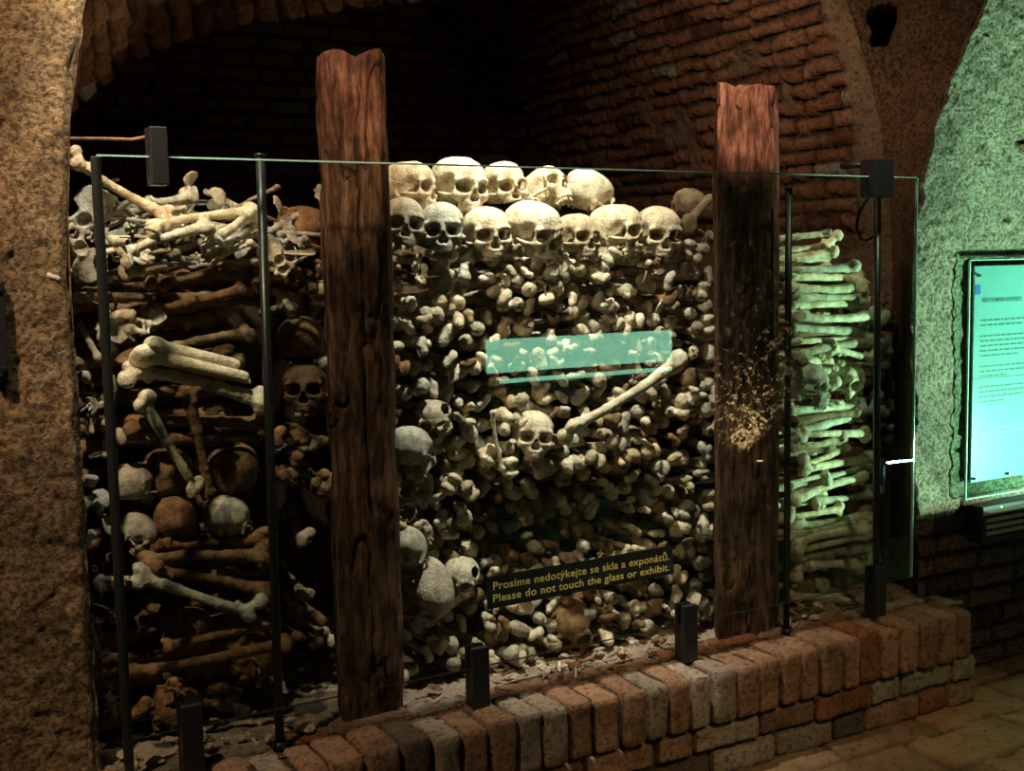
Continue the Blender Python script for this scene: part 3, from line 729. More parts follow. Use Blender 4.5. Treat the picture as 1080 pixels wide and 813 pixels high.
# notice on the glass with its two lines of lettering
n0, n1 = at(512, 609, Y=-.001), at(709, 575, Y=-.001); n2, n3 = at(515, 642, Y=-.001), at(711, 605, Y=-.001)
sg = empty('notice', (n0.x, -.001, (n0.z+n2.z)/2)); thing(sg, 'black notice strip on the glass with two lines of yellow lettering', 'sign')
Vn = [(n2.x-.003, -.0012, n2.z-.002), (n3.x, -.0012, n3.z), (n1.x, -.0012, n1.z), (n0.x, -.0012, n0.z)]
Vn = Vn+[(x, -.0002, z) for x, y, z in Vn]
pl = ob('strip', mesh_np('strip', Vn, [(0, 1, 2, 3), (7, 6, 5, 4), (0, 4, 5, 1), (1, 5, 6, 2), (2, 6, 7, 3), (3, 7, 4, 0)], M_BLACK, False)); pl.parent = sg; pl.matrix_parent_inverse = Matrix.Translation(-sg.location)
def text(body, a, b2, y, m, parent, h=None, name='lettering', off=0.0006):
    cu = bpy.data.curves.new(name, 'FONT'); cu.body = body; cu.size = 1; cu.offset = .018; cu.extrude = 0; cu.space_character = 1.06
    o = bpy.data.objects.new(name, cu); C.objects.link(o)
    bpy.context.view_layer.update(); dg = bpy.context.evaluated_depsgraph_get()
    me = bpy.data.meshes.new_from_object(o.evaluated_get(dg)); bpy.data.objects.remove(o)
    v = np.array([q.co[:] for q in me.vertices]); x0, x1 = v[:, 0].min(), v[:, 0].max()
    a, b2 = Vector(a), Vector(b2); sx = (b2-a).length/(x1-x0); sz = h if h else sx
    d = (b2-a).normalized(); up = Vector((0, 0, 1))
    for q in me.vertices:
        p = a+d*((q.co.x-x0)*sx)+up*(q.co.y*sz); q.co = (p.x, y-off, p.z)
    me.materials.clear(); me.materials.append(m)
    oo = ob(name, me)
    if parent: oo.parent = parent; oo.matrix_parent_inverse = Matrix.Translation(-parent.location)
    return oo
ta = text('Prosíme nedotýkejte se skla a exponátů.', at(520, 622, Y=-.001), at(706, 590, Y=-.001), -.0012, M_TEXT, sg, .0315, 'czech_line'); ta['label'] = 'yellow Czech line: Prosíme nedotýkejte se skla a exponátů.'
tb = text('Please do not touch the glass or exhibit.', at(520, 635, Y=-.001), at(706, 601.5, Y=-.001), -.0012, M_TEXT, sg, .0315, 'english_line'); tb['label'] = 'yellow English line: Please do not touch the glass or exhibit.'

# ------------------------------------------------------------------ wooden posts
def post(name, corners, z0, z1, notch, lab, seed, tap=.95):
    """corners: four (x,y) in order front-left, front-right, back-right, back-left"""
    Cn = np.array(corners); cen = Cn.mean(0); nper, nh = 34, 300
    ring = []
    for i in range(4):
        a, b2 = Cn[i], Cn[(i+1) % 4]
        for t in np.linspace(0, 1, nper, endpoint=False):
            p = a+(b2-a)*t; ring.append(p)
    ring = np.array(ring)
    for _ in range(3): ring = .5*ring+.25*np.roll(ring, 1, 0)+.25*np.roll(ring, -1, 0)
    n = len(ring)
    d = ring-cen; T = np.linspace(0, 1, nh)
    top = z1+notch(ring)
    V = np.zeros((nh, n, 3))
    for i, t in enumerate(T):
        s = tap+(1-tap)*min(1, (1-t)*4+.0) if t > .75 else 1.0
        V[i, :, :2] = cen+d*s; V[i, :, 2] = z0+(top-z0)*t
    Pq = V.copy(); Pq[..., 2] *= .13
    g1 = fbm(Pq, 42, 4, seed, .65); Pc = V.copy(); Pc[..., 2] *= .16
    cr = np.abs(vnoise(Pc+.02*fbm(V, 12, 3, seed+5)[..., None], 20, seed+3)); crack = -.016*np.exp(-(cr/.07)**2)*np.clip(vnoise(V, 3, seed+8)*2+.7, 0, 1)
    hgt = .008*g1+crack+.010*fbm(V, 6, 2, seed+6)
    nrm = d/np.linalg.norm(d, axis=1)[:, None]
    V[..., :2] += nrm[None]*hgt[..., None]
    Fs = [(i*n+j, i*n+(j+1) % n, (i+1)*n+(j+1) % n, (i+1)*n+j) for i in range(nh-1) for j in range(n)]
    Vl = V.reshape(-1, 3).tolist(); base = (nh-1)*n
    prev = base
    for r_, s in enumerate((.85, .65, .45, .25, .08)):
        st = len(Vl)
        for j in range(n):
            p = np.array(V[-1, j]); q = cen+(p[:2]-cen)*s
            z = z1+notch(np.array([q]))[0]+.006*vnoise(np.array([[q[0], q[1], 0]]), 40, seed)[0]+.008*(1-s)
            Vl.append([q[0], q[1], z])
        Fs += [(prev+j, prev+(j+1) % n, st+(j+1) % n, st+j) for j in range(n)]; prev = st
    Fs.append(tuple(prev+j for j in range(n)))
    o = ob(name, None) if False else bpy.data.objects.new(name, None)
    me = bpy.data.meshes.new(name); me.from_pydata(Vl, [], Fs); me.materials.append(M_WOOD)
    me.polygons.foreach_set('use_smooth', [True]*len(me.polygons)); me.update()
    return thing(ob(name, me), lab, 'post')
def xy(px, py, Y): p = at(px, py, Y=Y); return (p.x, p.y)
l0 = [xy(350, 400, .10), xy(411, 400, .105), xy(417, 400, .25), xy(344, 400, .25)]
post('wooden_post', l0, ZC-.02, 2.15, lambda q: .010*np.sin((q[:, 0]-.6)*40)+.02*np.clip((q[:, 0]-.70)/.05, 0, 1), 'tall dark weathered wooden post between the left bay and the middle pile', 3)
r0 = [xy(756, 400, .10), xy(815, 400, .09), xy(822, 400, .24), xy(752, 400, .24)]
post('wooden_post', r0, ZC-.02, 2.15, lambda q: -.022*np.exp(-((q[:, 0]-2.0)/.035)**2), 'tall reddish wooden post with a worn top between the middle pile and right bay', 13)

# ------------------------------------------------------------------ skulls
def sk(px, py, Y, kind, tone, yaw, pitch, roll, lab, size=1.0, teeth=True):
    return skull(kind, tone, at(px, py, Y=Y), yaw, pitch-(7 if abs(pitch) < 22 else 0), roll, lab, size*1.03, teeth)
V0 = -24     # turning the face towards the viewer
SKULLS = [
 (430, 197, .47, 'a', 'pale', 42, 4, 4, 'leftmost skull of the upper row, turned right, beside the left post', .98),
 (483, 194, .47, 'b', 'pale', 8, 10, 2, 'tallest skull of the upper row, broad pale brow, face turned right', 1.08),
 (530, 196, .48, 'c', 'pale', 0, 3, -2, 'third skull from the left in the upper row, its upper jaw broken away', .98),
 (574, 203, .48, 'a', 'pale', 20, -34, 6, 'fourth skull from the left in the upper row, tilted back to look up', .98),
 (621, 205, .48, 'a', 'pale', 98, 22, -6, 'rightmost skull of the upper row, smooth dome turned away sideways', 1.0),
 (424, 236, .36, 'a', 'grey', V0+8, 0, 4, 'grey skull with teeth in the lower row, half behind the left post', .98),
 (466, 240, .36, 'a', 'grey', V0, 6, 0, 'grey skull facing straight out, second in the lower row', .98),
 (513, 244, .36, 'b', 'pale', V0+14, 10, -3, 'cream skull in the lower row, third from the left post, bowed a little', .98),
 (562, 240, .36, 'b', 'pale', V0+42, 20, -4, 'largest skull of the lower row, dome forward, face turned down and right', 1.06),
 (606, 249, .37, 'a', 'pale', V0+34, 4, 3, 'small yellowish skull in the lower row, squeezed between two larger ones', .92),
 (650, 241, .38, 'a', 'pale', V0+54, 8, 0, 'skull of the lower row in three-quarter view to the right, third from its right end', 1.02),
 (694, 243, .38, 'a', 'pale', V0+8, 14, 4, 'pale skull at the right end of the lower row, bowed forward', 1.04),
 (726, 216, .70, 'b', 'grey', 165, 0, 0, 'dusty skull dome lying far back near the right post', .8),
 (562, 457, .33, 'a', 'pale', V0+2, 2, 6, 'lone skull with a flat crown in the middle of the bone pile', .94),
 (457, 440, .36, 'd', 'grey', V0, 20, 0, 'half-buried broken skull above the left of the dark hollow', .8),
 (434, 474, .33, 'b', 'grey', 120, 24, 10, 'rounded grey skull dome against the left post, middle height', .86),
 (484, 608, .32, 'd', 'pale', V0-4, 8, 24, 'broken skull lying askew left of the black notice', .86),
 (428, 584, .31, 'b', 'grey', 150, 60, 0, 'tall egg-shaped skull dome against the left post, above the big dome', .88),
 (452, 622, .30, 'a', 'grey', V0+30, 52, 0, 'big grey skull dome left of and below the black notice', 1.02),
 (602, 658, .31, 'a', 'brown', V0, 22, -8, 'brownish cracked skull peering out directly under the black notice', .98),
 (326, 247, .42, 'b', 'brown', 70, 20, 0, 'brown skull dome resting against the left wooden post, high in the left bay', 1.0),
 (141, 510, .30, 'b', 'grey', 130, 10, 0, 'pale grey skull dome at the left edge of the skull row in the left bay', .72),
 (176, 502, .36, 'a', 'brown', V0+180, 10, 0, 'brown skull dome, upper left of the four in the left bay', 1.0),
 (246, 496, .36, 'b', 'brown', 150, 0, 0, 'brown skull dome, upper right of the four in the left bay', .98),
 (182, 552, .32, 'd', 'brown', 170, 30, 0, 'cracked brown skull, lower left of the four in the left bay', .92),
 (240, 549, .31, 'b', 'grey', 140, 30, 10, 'grey brown skull dome, lower right of the four in the left bay', .84),
 (146, 560, .28, 'a', 'grey', 60, 50, 0, 'small grey skull fragment under the left skull row beside the steel upright', .56),
 (197, 668, .35, 'd', 'brown', 160, 20, 0, 'large broken brown skull under the crossed bones in the left bay', 1.0),
 (262, 690, .36, 'b', 'brown', 20, 60, 0, 'brown skull low in the left bay beside the left post', .9),
 (186, 742, .34, 'a', 'brown', V0, 30, 10, 'dark skull at the very bottom of the left bay', .9),
 (322, 408, .42, 'a', 'brown', V0, 0, 0, 'dark skull facing out between the steel rod and the left post', .94),
 (318, 360, .44, 'b', 'brown', 150, 20, 0, 'dark skull dome above another, between the steel rod and left post', .92),
 (847, 405, .30, 'a', 'grey', V0+62, 6, 0, 'left skull of the pair in the right bay, looking right', 1.0),
 (885, 400, .36, 'a', 'pale', V0+46, 16, 6, 'right skull of the pair in the right bay, with a smooth green-lit crown', 1.06),
 (846, 620, .38, 'b', 'brown', 120, 20, 0, 'dim skull dome at the bottom of the right bay', .72),
 (881, 612, .40, 'a', 'brown', V0+30, 30, 0, 'dim tilted skull at the bottom of the right bay beside the dome', .74),
]
SKP = []
for s in SKULLS:
    o = sk(*s[:9], size=s[9]); SKP.append((s[0], s[1], 23*s[9]*(.9 if s[0] > 700 else 1.0)))

# ------------------------------------------------------------------ middle pile: long bones stacked end-on
x0, x1 = at(405, 400, Y=.3).x, at(757, 400, Y=.3).x
pts = []
def proj(p):
    d = np.array(p)-CAM; z = d@FX; return 540+F_PX*(d@RX)/z, 406.5-F_PX*(d@UX)/z
def zone(x, z):
    if z > 1.50: return 'just under the row of skulls'
    if x < x0+.22: return 'beside the left wooden post' + (', high up' if z > .95 else ', low down')
    if x > x1-.24: return 'beside the right wooden post' + (', high up' if z > .95 else ', low down')
    if z > 1.16: return 'above the lone middle skull'
    if z > .86: return 'at the height of the lone middle skull'
    if z > .62: return 'in the dark hollow'
    return 'around the black notice'
def yface(x, z):
    y = .315+.13*math.exp(-((x-1.42)/.30)**4-((z-.76)/.13)**2)+.05*math.exp(-((x-1.0)/.15)**2-((z-1.05)/.14)**2)
    return y-.085*math.exp(-((z-.37)/.10)**2)+.03*max(0, z-1.45)
tries = 0
while tries < 16000:
    tries += 1
    x, z = random.uniform(x0, x1), random.uniform(ZC+.03, 1.63)
    y = yface(x, z)
    r = .029 if random.random() < .45 else .034
    px, py = proj((x, y, z))
    if any((px-a)**2+(py-b2)**2 < (c*.74)**2 for a, b2, c in SKP): continue
    if any((x-p[0])**2+(z-p[1])**2 < ((r+p[2])*.90)**2 for p in pts): continue
    pts.append((x, z, r))
print('ENDS', len(pts))
WORD = {'pale': 'pale', 'grey': 'grey', 'brown': 'brown'}
cnt = {}
for x, z, r in pts:
    y = yface(x, z)+random.uniform(-.022, .03)
    t = random.random()
    hollow = 'hollow' in zone(x, z)
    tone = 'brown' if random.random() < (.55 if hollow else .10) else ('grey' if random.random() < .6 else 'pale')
    if r > .03: kind = 'femur' if t < .62 else 'tibia'
    else: kind = 'humerus' if t < .5 else ('femur' if t < .78 else ('broken' if t < .9 else 'heel'))
    tilt = Euler((random.uniform(-.16, .16), 0, random.uniform(-.2, .2))).to_matrix()
    roll = Matrix.Rotation(random.uniform(0, 6.28), 3, 'Y')
    far = kind in ('femur', 'humerus', 'tibia') and random.random() < .5
    m3 = tilt @ roll
    sc_ = random.uniform(.94, 1.10)
    L = BLEN[kind]*sc_
    if kind == 'femur' and not far: # keep the ball roughly where the spot is
        off = m3 @ Vector((.018, 0, 0))*sc_; loc = Vector((x, y, z))-off
    elif far:
        m3 = m3 @ Matrix.Rotation(PI, 3, 'X'); loc = Vector((x, y, z))-m3 @ Vector((0, L, 0))
    else: loc = Vector((x, y, z))
    endw = {'femur': 'ball joint' if not far else 'double knuckle', 'tibia': 'flat knee end' if not far else 'ankle end', 'humerus': 'rounded shoulder end' if not far else 'elbow end', 'broken': 'lumpy end', 'heel': ''}[kind]
    zn = zone(x, z)
    if kind == 'heel': lab = f'small {WORD[tone]} heel bone {zn}'; m3 = Euler((random.uniform(0, 6), random.uniform(0, 6), 0)).to_matrix()
    else: lab = f'{WORD[tone]} {BNAME[kind][1]} {zn}, {endw} outward'
    bone(kind, tone, loc, m3, lab, f'{WORD[tone]} {BNAME[kind][1]}s {zn}' + (f', {endw} out' if endw else ''), sc_)

# named bones lying across the middle pile
bone_ab('femur', 'pale', at(592, 458, Y=.20), at(722, 378, Y=.17), 'long pale thigh bone lying aslant across the front of the middle pile', roll=2.6)
bone_ab('forearm', 'pale', at(519, 432, Y=.27), at(527, 480, Y=.27), 'short upright bone shape standing in for a warm glass reflection, left of the lone middle skull', keep=True)  # bone mesh put where the glass carries a warm reflection
row = [(576, 492), (606, 490), (632, 484), (654, 470), (668, 482), (690, 478), (700, 492), (540, 494), (520, 480), (497, 520), (480, 512)]
for i, (a, b2) in enumerate(row):
    P_ = at(a, b2, Y=.28)
    bone('femur', 'pale' if i % 3 else 'grey', P_-Vector((0, 0, 0))+Vector((0, .40, 0)), frame((0, -1, 0), [0, .4, -.5, 2.9, .2, 3.3, -.3, 1.6, .9, 2.2, 4][i]) , 'thigh bone with a rounded double knuckle jutting out along the brow above the dark hollow', 'knuckle ends along the brow of the hollow', .93)
# small pieces scattered on the face of the middle pile
for i in range(130):
    x, z = random.uniform(x0+.02, x1-.02), random.uniform(ZC+.05, 1.62)
    y = yface(x, z)-.01+random.uniform(-.02, .03)
    px, py = proj((x, y, z))
    if any((px-a)**2+(py-b2)**2 < (c*1.1)**2 for a, b2, c in SKP): continue
    k = random.choice(('vertebra', 'heel', 'shard', 'heel', 'heel'))
    sc_ = random.uniform(.55, .85) if k != 'broken' else .5
    bone(k, random.choice(('pale', 'pale', 'grey', 'brown')), (x, y, z), Euler((random.uniform(0, 6), random.uniform(0, 6), random.uniform(0, 6))),
         f'small {BNAME[k][1]} between bone ends {zone(x, z)}', f'small {BNAME[k][1]}s {zone(x, z)}', sc_)
# pieces along the top of the middle pile between skulls, and behind them
for i in range(26):
    px = random.uniform(640, 752); Yq = random.uniform(.42, .8)
    k = random.choice(('shard', 'broken', 'vertebra', 'hip', 'humerus'))
    p = at(px, 228, Y=Yq); p.z = 1.60+random.uniform(-.02, .07)+.04*(px > 715)
    bone(k, random.choice(('grey', 'pale')), p, Euler((random.uniform(-.6, .6), random.uniform(0, 6), random.uniform(0, 6))), f'{BNAME[k][1]} in the heap on top of the pile near the right post', f'{BNAME[k][1]}s on the pile top near the right post', .6 if k in ('hip', 'broken', 'humerus') else .9)
bone_ab('broken', 'grey', at(724, 238, Y=.50), at(752, 203, Y=.62), 'dusty grey broken bone leaning up against the right wooden post', keep=True)
bone_ab('humerus', 'grey', at(712, 240, Y=.55), at(748, 215, Y=.62), 'dusty arm bone leaning behind the last skull of the lower row', keep=True)

# ------------------------------------------------------------------ right bay: long bones stacked sideways
RBONES = [(818,254,873,246,'humerus'),(820,266,882,256,'femur'),(820,276,880,266,'femur'),(822,285,905,282,'humerus'),(828,292,912,296,'femur'),(830,303,908,305,'tibia'),
 (836,314,916,313,'humerus'),(836,322,912,320,'tibia'),(836,334,932,333,'femur'),(836,345,914,350,'tibia'),(830,352,905,353,'tibia'),(836,360,920,357,'humerus'),(836,376,933,358,'femur'),(880,366,922,378,'femur'),
 (830,434,914,427,'humerus'),(836,460,934,428,'femur'),(836,446,905,434,'tibia'),(850,458,918,457,'humerus'),(834,474,890,462,'femur'),(852,492,892,472,'tibia'),(846,496,920,484,'femur'),(874,505,918,490,'tibia'),
 (834,512,872,500,'humerus'),(836,530,917,500,'femur'),(861,530,920,521,'tibia'),(836,546,890,536,'humerus'),(834,556,920,543,'femur'),(834,566,900,553,'tibia'),(834,575,918,556,'femur'),(837,583,915,563,'humerus'),
 (834,592,914,578,'femur'),(855,597,921,590,'tibia'),(834,600,910,594,'femur'),(845,642,917,633,'tibia'),(836,630,905,628,'humerus')]
for i, (a, b_, c, d, k) in enumerate(RBONES):
    Yq = .28+random.uniform(-.02, .03)
    A, Bq = at(a-6, b_, Y=Yq), at(c, d, Y=Yq+random.uniform(-.02, .04))
    if i % 2: A, Bq = Bq, A
    where = 'near the top of the stack' if b_ < 312 else ('above the pair of skulls' if b_ < 390 else ('below the pair of skulls' if b_ < 530 else 'low in the stack'))
    s = (Bq-A).length/BLEN[k]
    tone = 'brown' if i in (10, 16) else ('pale' if i % 3 else 'grey')
    bone_ab(k, tone, A, Bq, f'{tone} {BNAME[k][1]} lying sideways in the right bay, {where}', f'{tone} {BNAME[k][1]}s in the right bay, {where}')
for i in range(44):       # second layer behind them
    z = ZC+.05+i*.0285; 
    if z > 1.60: break
    A = Vector((2.16+random.uniform(-.03, .03), .36+random.uniform(-.02, .03), z)); Bq = A+Vector((random.uniform(.44, .50), random.uniform(-.02, .05), random.uniform(-.03, .03)))
    if i % 2: A, Bq = Bq, A
    bone_ab('femur', random.choice(('grey', 'brown', 'pale')), A, Bq, 'thigh bone lying sideways deep in the right bay behind the front layer', 'thigh bones deep in the right bay', keep=True)
for (a, b_) in ((869,375),(877,371),(886,372),(866,387),(875,390),(884,388),(889,383),(879,409),(870,416),(880,427),(890,425),(868,404),(893,371)):
    Yq = .27; p = at(a, b_, Y=Yq)
    bone('humerus', random.choice(('pale', 'grey')), p+Vector((0, 0, 0)), Euler((random.uniform(-.15, .15), 0, random.uniform(-.1, .4))), 'small arm bone seen end-on between the pair of skulls in the right bay', 'bone ends between the pair of skulls', .62)
for i in range(16):
    p = at(random.uniform(930, 950), 320+i*13+random.uniform(-5, 5), Y=.36)
    bone('humerus', random.choice(('brown', 'grey')), p, Euler((0, random.uniform(0, 6), random.uniform(-.2, .3))), 'dim bone end showing right of the right bay between rod and wall', 'dim bone ends by the right wall', .9)
for i in range(7):
    p = at(random.uniform(925, 955), random.uniform(612, 640), Y=.30)
    k = random.choice(('heel', 'vertebra', 'shard')); bone(k, 'grey', p, Euler((random.uniform(0, 6), random.uniform(0, 6), 0)), f'{BNAME[k][1]} lying low beside the right wall', f'{BNAME[k][1]}s low beside the right wall', .8)

# ------------------------------------------------------------------ left bay
LB_ = [ # px,py,px,py,Y,kind,tone,label
 (70,165,182,232,.24,'femur','pale','long pale thigh bone sticking up out of the left heap by the pillar'),
 (150,214,206,206,.30,'femur','grey','thigh bone with a thick double knuckle on top of the left heap'),
 (150,240,273,222,.22,'femur','pale','long cream thigh bone lying level across the top of the left heap'),
 (122,270,224,236,.19,'femur','pale','slim pale thigh bone slanting up across the left heap'),
 (226,254,272,218,.20,'tibia','pale','pale shin bone slanting up to the steel rod on the left heap'),
 (232,262,276,232,.24,'tibia','grey','greyish shin bone lying behind the slanting one by the steel rod'),
 (126,288,173,282,.21,'broken','grey','short grey broken bone below the left heap'),
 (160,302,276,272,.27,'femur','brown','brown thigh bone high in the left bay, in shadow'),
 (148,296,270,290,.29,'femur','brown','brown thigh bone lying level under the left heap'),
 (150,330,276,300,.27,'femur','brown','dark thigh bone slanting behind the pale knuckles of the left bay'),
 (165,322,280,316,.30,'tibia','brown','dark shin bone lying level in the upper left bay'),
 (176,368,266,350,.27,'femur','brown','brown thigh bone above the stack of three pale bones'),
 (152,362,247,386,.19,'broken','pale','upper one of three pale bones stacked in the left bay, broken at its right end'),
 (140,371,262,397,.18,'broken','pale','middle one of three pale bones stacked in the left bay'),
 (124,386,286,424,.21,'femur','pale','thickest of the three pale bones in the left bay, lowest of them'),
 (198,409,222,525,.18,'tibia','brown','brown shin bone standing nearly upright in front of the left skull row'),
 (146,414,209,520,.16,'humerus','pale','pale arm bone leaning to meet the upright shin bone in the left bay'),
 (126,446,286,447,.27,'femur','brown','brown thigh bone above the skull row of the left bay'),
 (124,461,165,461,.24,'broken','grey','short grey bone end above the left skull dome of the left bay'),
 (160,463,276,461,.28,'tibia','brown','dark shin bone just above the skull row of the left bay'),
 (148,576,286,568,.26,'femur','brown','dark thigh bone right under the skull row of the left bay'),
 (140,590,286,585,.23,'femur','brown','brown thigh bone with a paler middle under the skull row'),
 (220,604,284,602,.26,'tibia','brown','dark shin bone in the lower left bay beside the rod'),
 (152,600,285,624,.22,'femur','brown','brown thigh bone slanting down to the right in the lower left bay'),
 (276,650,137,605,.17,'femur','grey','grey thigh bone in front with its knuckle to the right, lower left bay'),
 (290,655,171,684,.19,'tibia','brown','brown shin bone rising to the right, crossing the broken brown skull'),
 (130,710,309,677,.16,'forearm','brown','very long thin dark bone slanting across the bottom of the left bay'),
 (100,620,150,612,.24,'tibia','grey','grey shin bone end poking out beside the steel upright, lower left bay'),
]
for a, b_, c, d, Yq, k, tone, lab in LB_: bone_ab(k, tone, at(a, b_, Y=Yq), at(c, d, Y=Yq+.02), lab)
for i in range(36):
    z = ZC+.04+i*.036
    if z > 1.60: break
    for yy_ in (.36, .43):
        px, py = proj((.2, yy_, z))
        if yy_ < .4 and (465 < py < 580): continue
        A = Vector((-.07+random.uniform(-.03, .03), yy_+random.uniform(-.015, .02), z+random.uniform(-.01, .01))); Bq = A+Vector((random.uniform(.44, .48), random.uniform(-.03, .03), random.uniform(-.03, .03)))
        if random.random() < .5: A, Bq = Bq, A
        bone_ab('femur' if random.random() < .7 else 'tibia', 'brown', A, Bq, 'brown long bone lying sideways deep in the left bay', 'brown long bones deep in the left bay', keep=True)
# end-on bones between the rod and the left post
for i in range(34):
    p = at(random.uniform(292, 350), random.uniform(270, 700), Y=.38)
    if any((proj(p)[0]-a)**2+(proj(p)[1]-b2)**2 < c*c*.8 for a, b2, c in SKP): continue
    k = random.choice(('femur', 'humerus', 'tibia'))
    bone(k, 'brown' if i % 5 else 'grey', p, Euler((random.uniform(-.2, .2), 0, random.uniform(-.2, .2))) .to_matrix() @ Matrix.Rotation(random.uniform(0, 6), 3, 'Y'), f'dim {BNAME[k][1]} seen end-on between the steel rod and left post', f'dim {BNAME[k][1]}s between rod and left post', .85)
# heap on top of the left bay
HE = ('shard', 'broken', 'vertebra', 'hip', 'rib', 'splinter', 'heel', 'forearm', 'humerus', 'splinter', 'shard')
for i in range(150):
    k = random.choice(HE); Yq = random.uniform(.24, .62); u = random.uniform(0, 1)
    px = 75+u*270
    p = at(px, 255, Y=Yq); p.z = 1.64+.13*(Yq-.24)/.4+random.uniform(-.06, .05)-(.03 if 275 < px < 345 else 0)
    tone = random.choice(('grey', 'pale', 'grey'))
    side = 'by the pillar' if px < 130 else ('between rod and left post' if px > 275 else 'in the middle of the heap')
    bone(k, tone, p, Euler((random.uniform(-.5, .5), random.uniform(-.6, .6) if k in ('forearm', 'humerus', 'broken') else random.uniform(0, 6), random.uniform(0, 6))), f'{BNAME[k][1]} on top of the left bay {side}', f'{BNAME[k][1]}s on the left heap {side}', {'hip': .62, 'broken': .6, 'humerus': .6, 'forearm': .7, 'rib': .7}.get(k, random.uniform(.6, 1)))
bone('hip', 'grey', at(88, 232, Y=.26), Euler((.2, .5, .3)), 'broad grey hip bone leaning by the pillar at the left end of the heap', None, .8)
bone('hip', 'grey', at(84, 262, Y=.24), Euler((.1, 2.4, .4)), 'second hip bone by the pillar, curved and lying under the first', None, .75)
bone('hip', 'pale', at(196, 204, Y=.34), Euler((.4, .3, 1.2)), 'lumpy pale hip bone on the crest of the left heap', None, .55)
bone('shard', 'pale', at(228, 208, Y=.36), Euler((1.2, .2, .2)), 'pointed shard standing up on the left heap', None, .7)
bone('shard', 'pale', at(290, 218, Y=.34), Euler((1.3, .1, .9)), 'pointed shard standing just right of the steel rod on the heap', None, .8)
bone('shard', 'pale', at(340, 205, Y=.40), Euler((1.3, .1, 2.0)), 'pale pointed shard showing against the left post above the brown dome', None, .8)
# column of pieces in the gap between pillar and steel upright
for i in range(34):
    p = at(random.uniform(88, 122) , 285+i*14+random.uniform(-5, 5), Y=random.uniform(.26, .34))
    k = random.choice(('shard', 'vertebra', 'heel', 'broken', 'splinter', 'hip'))
    tone = 'grey' if i < 12 else random.choice(('brown', 'grey'))
    bone(k, tone, p, Euler((random.uniform(0, 6), random.uniform(0, 6), random.uniform(0, 6))), f'{tone} {BNAME[k][1]} in the gap between the pillar and the steel upright', f'{tone} {BNAME[k][1]}s in the gap by the pillar', {'hip': .5, 'broken': .55}.get(k, .85))
for (a, b_, k, tone, s, lab) in ((131,331,'heel','pale',.9,'pale rounded knuckle high in the left bay behind the upright'),(138,347,'hip','grey',.5,'grey hip bone piece above the three pale bones'),(157,342,'hip','pale',.42,'pale hooked bone piece above the three pale bones'),
    (136,380,'shard','brown',1.0,'brown pointed shard at the left end of the three pale bones'),(163,655,'hip','brown',.6,'brown curved hip bone in the lower left bay'),(125,658,'vertebra','grey',.8,'grey vertebra beside the upright, low in the left bay'),
    (186,720,'vertebra','brown',1.1,'brown vertebra under the thin dark bone'),(228,725,'heel','brown',.9,'brown heel bone under the thin dark bone'),(265,712,'shard','brown',1.1,'brown shard low beside the left post'),(150,745,'heel','brown',.9,'brown lump at the foot of the left bay')):
    bone(k, tone, at(a, b_, Y=.26), Euler((random.uniform(0, 6), random.uniform(0, 6), random.uniform(0, 6))), lab, None, s)
# crumbs and chips along the ledge
for i in range(150):
    x = random.uniform(0, 2.75); y = random.uniform(.06, .22)
    if .5 < x < .8 or 1.83 < x < 2.15: continue
    k = random.choice(('shard', 'splinter', 'heel', 'vertebra', 'splinter'))
    sec = 'left' if x < .6 else ('middle' if x < 1.95 else 'right')
    bone(k, random.choice(('grey', 'pale', 'brown')), (x, y, ZC+.008), Euler((random.uniform(-.4, .4), random.uniform(-.4, .4), random.uniform(0, 6))), f'{BNAME[k][1]} lying loose on the ledge at the foot of the {sec} pile', f'loose {BNAME[k][1]}s on the ledge, {sec}', random.uniform(.35, .6))

# ------------------------------------------------------------------ information board and grille on the right wall
p0, p1 = at(1021, 275, Y=.09), at(1018, 528, Y=.09)
bx0, bz0, bz1 = p0.x, p1.z+.01, p0.z; bx1 = bx0+.62
bd = empty('information_board', (bx0, .09, bz0)); thing(bd, 'glowing glass information board with dark text on the right wall', 'sign')
box('glass_sheet', bx0, bx1, .078, .084, bz0, bz1, glass_mat('board_glass', (.85, .97, .93)), 0, bd)
box('left_edge', bx0-.004, bx0-.0002, .077, .085, bz0, bz1, M_GEDGE, 0, bd)
box('top_edge', bx0, bx1, .077, .085, bz1+.0002, bz1+.003, M_GEDGE, 0, bd)
box('bottom_edge', bx0, bx1, .077, .085, bz0-.004, bz0-.0002, M_GEDGE, 0, bd)
box('printed_plate', bx0+.035, bx1-.035, .088, .096, bz0+.055, bz1-.02, M_BOARD, .001, bd)
yP = .0875
text('TŘETÍ KOMORA KOSTNICE', (bx0+.075, yP, bz1-.155), (bx0+.30, yP, bz1-.155), yP, M_INK, bd, .022, 'heading')
def bars(zs_, m, nm, x_0=.07):
    V, Fq = [], []
    for z, wd in zs_:
        xx = bx0+x_0; xe = xx+wd
        while xx < xe:
            ww = random.uniform(.012, .04); n = len(V)
            V += [(xx, yP-.0004, z), (min(xx+ww, xe), yP-.0004, z), (min(xx+ww, xe), yP-.0004, z+.006), (xx, yP-.0004, z+.006)]; Fq.append((n, n+1, n+2, n+3)); xx += ww+.005
    o = ob(nm, mesh_np(nm, V, Fq, m, False)); o.parent = bd; o.matrix_parent_inverse = Matrix.Translation(-bd.location)
ls = []; z = bz1-.225
for para in ((.30, .24), (.27, .29, .30, .31, .22), (.29, .26, .15), (.28, .29, .25, .14)):
    for wd in para: ls.append((z, wd)); z -= .0185
    z -= .022
bars(ls, M_INK, 'text_lines')
M_FAINT, nt, b = mat('faint_print'); b.inputs['Base Color'].default_value = (.30, .62, .62, 1)
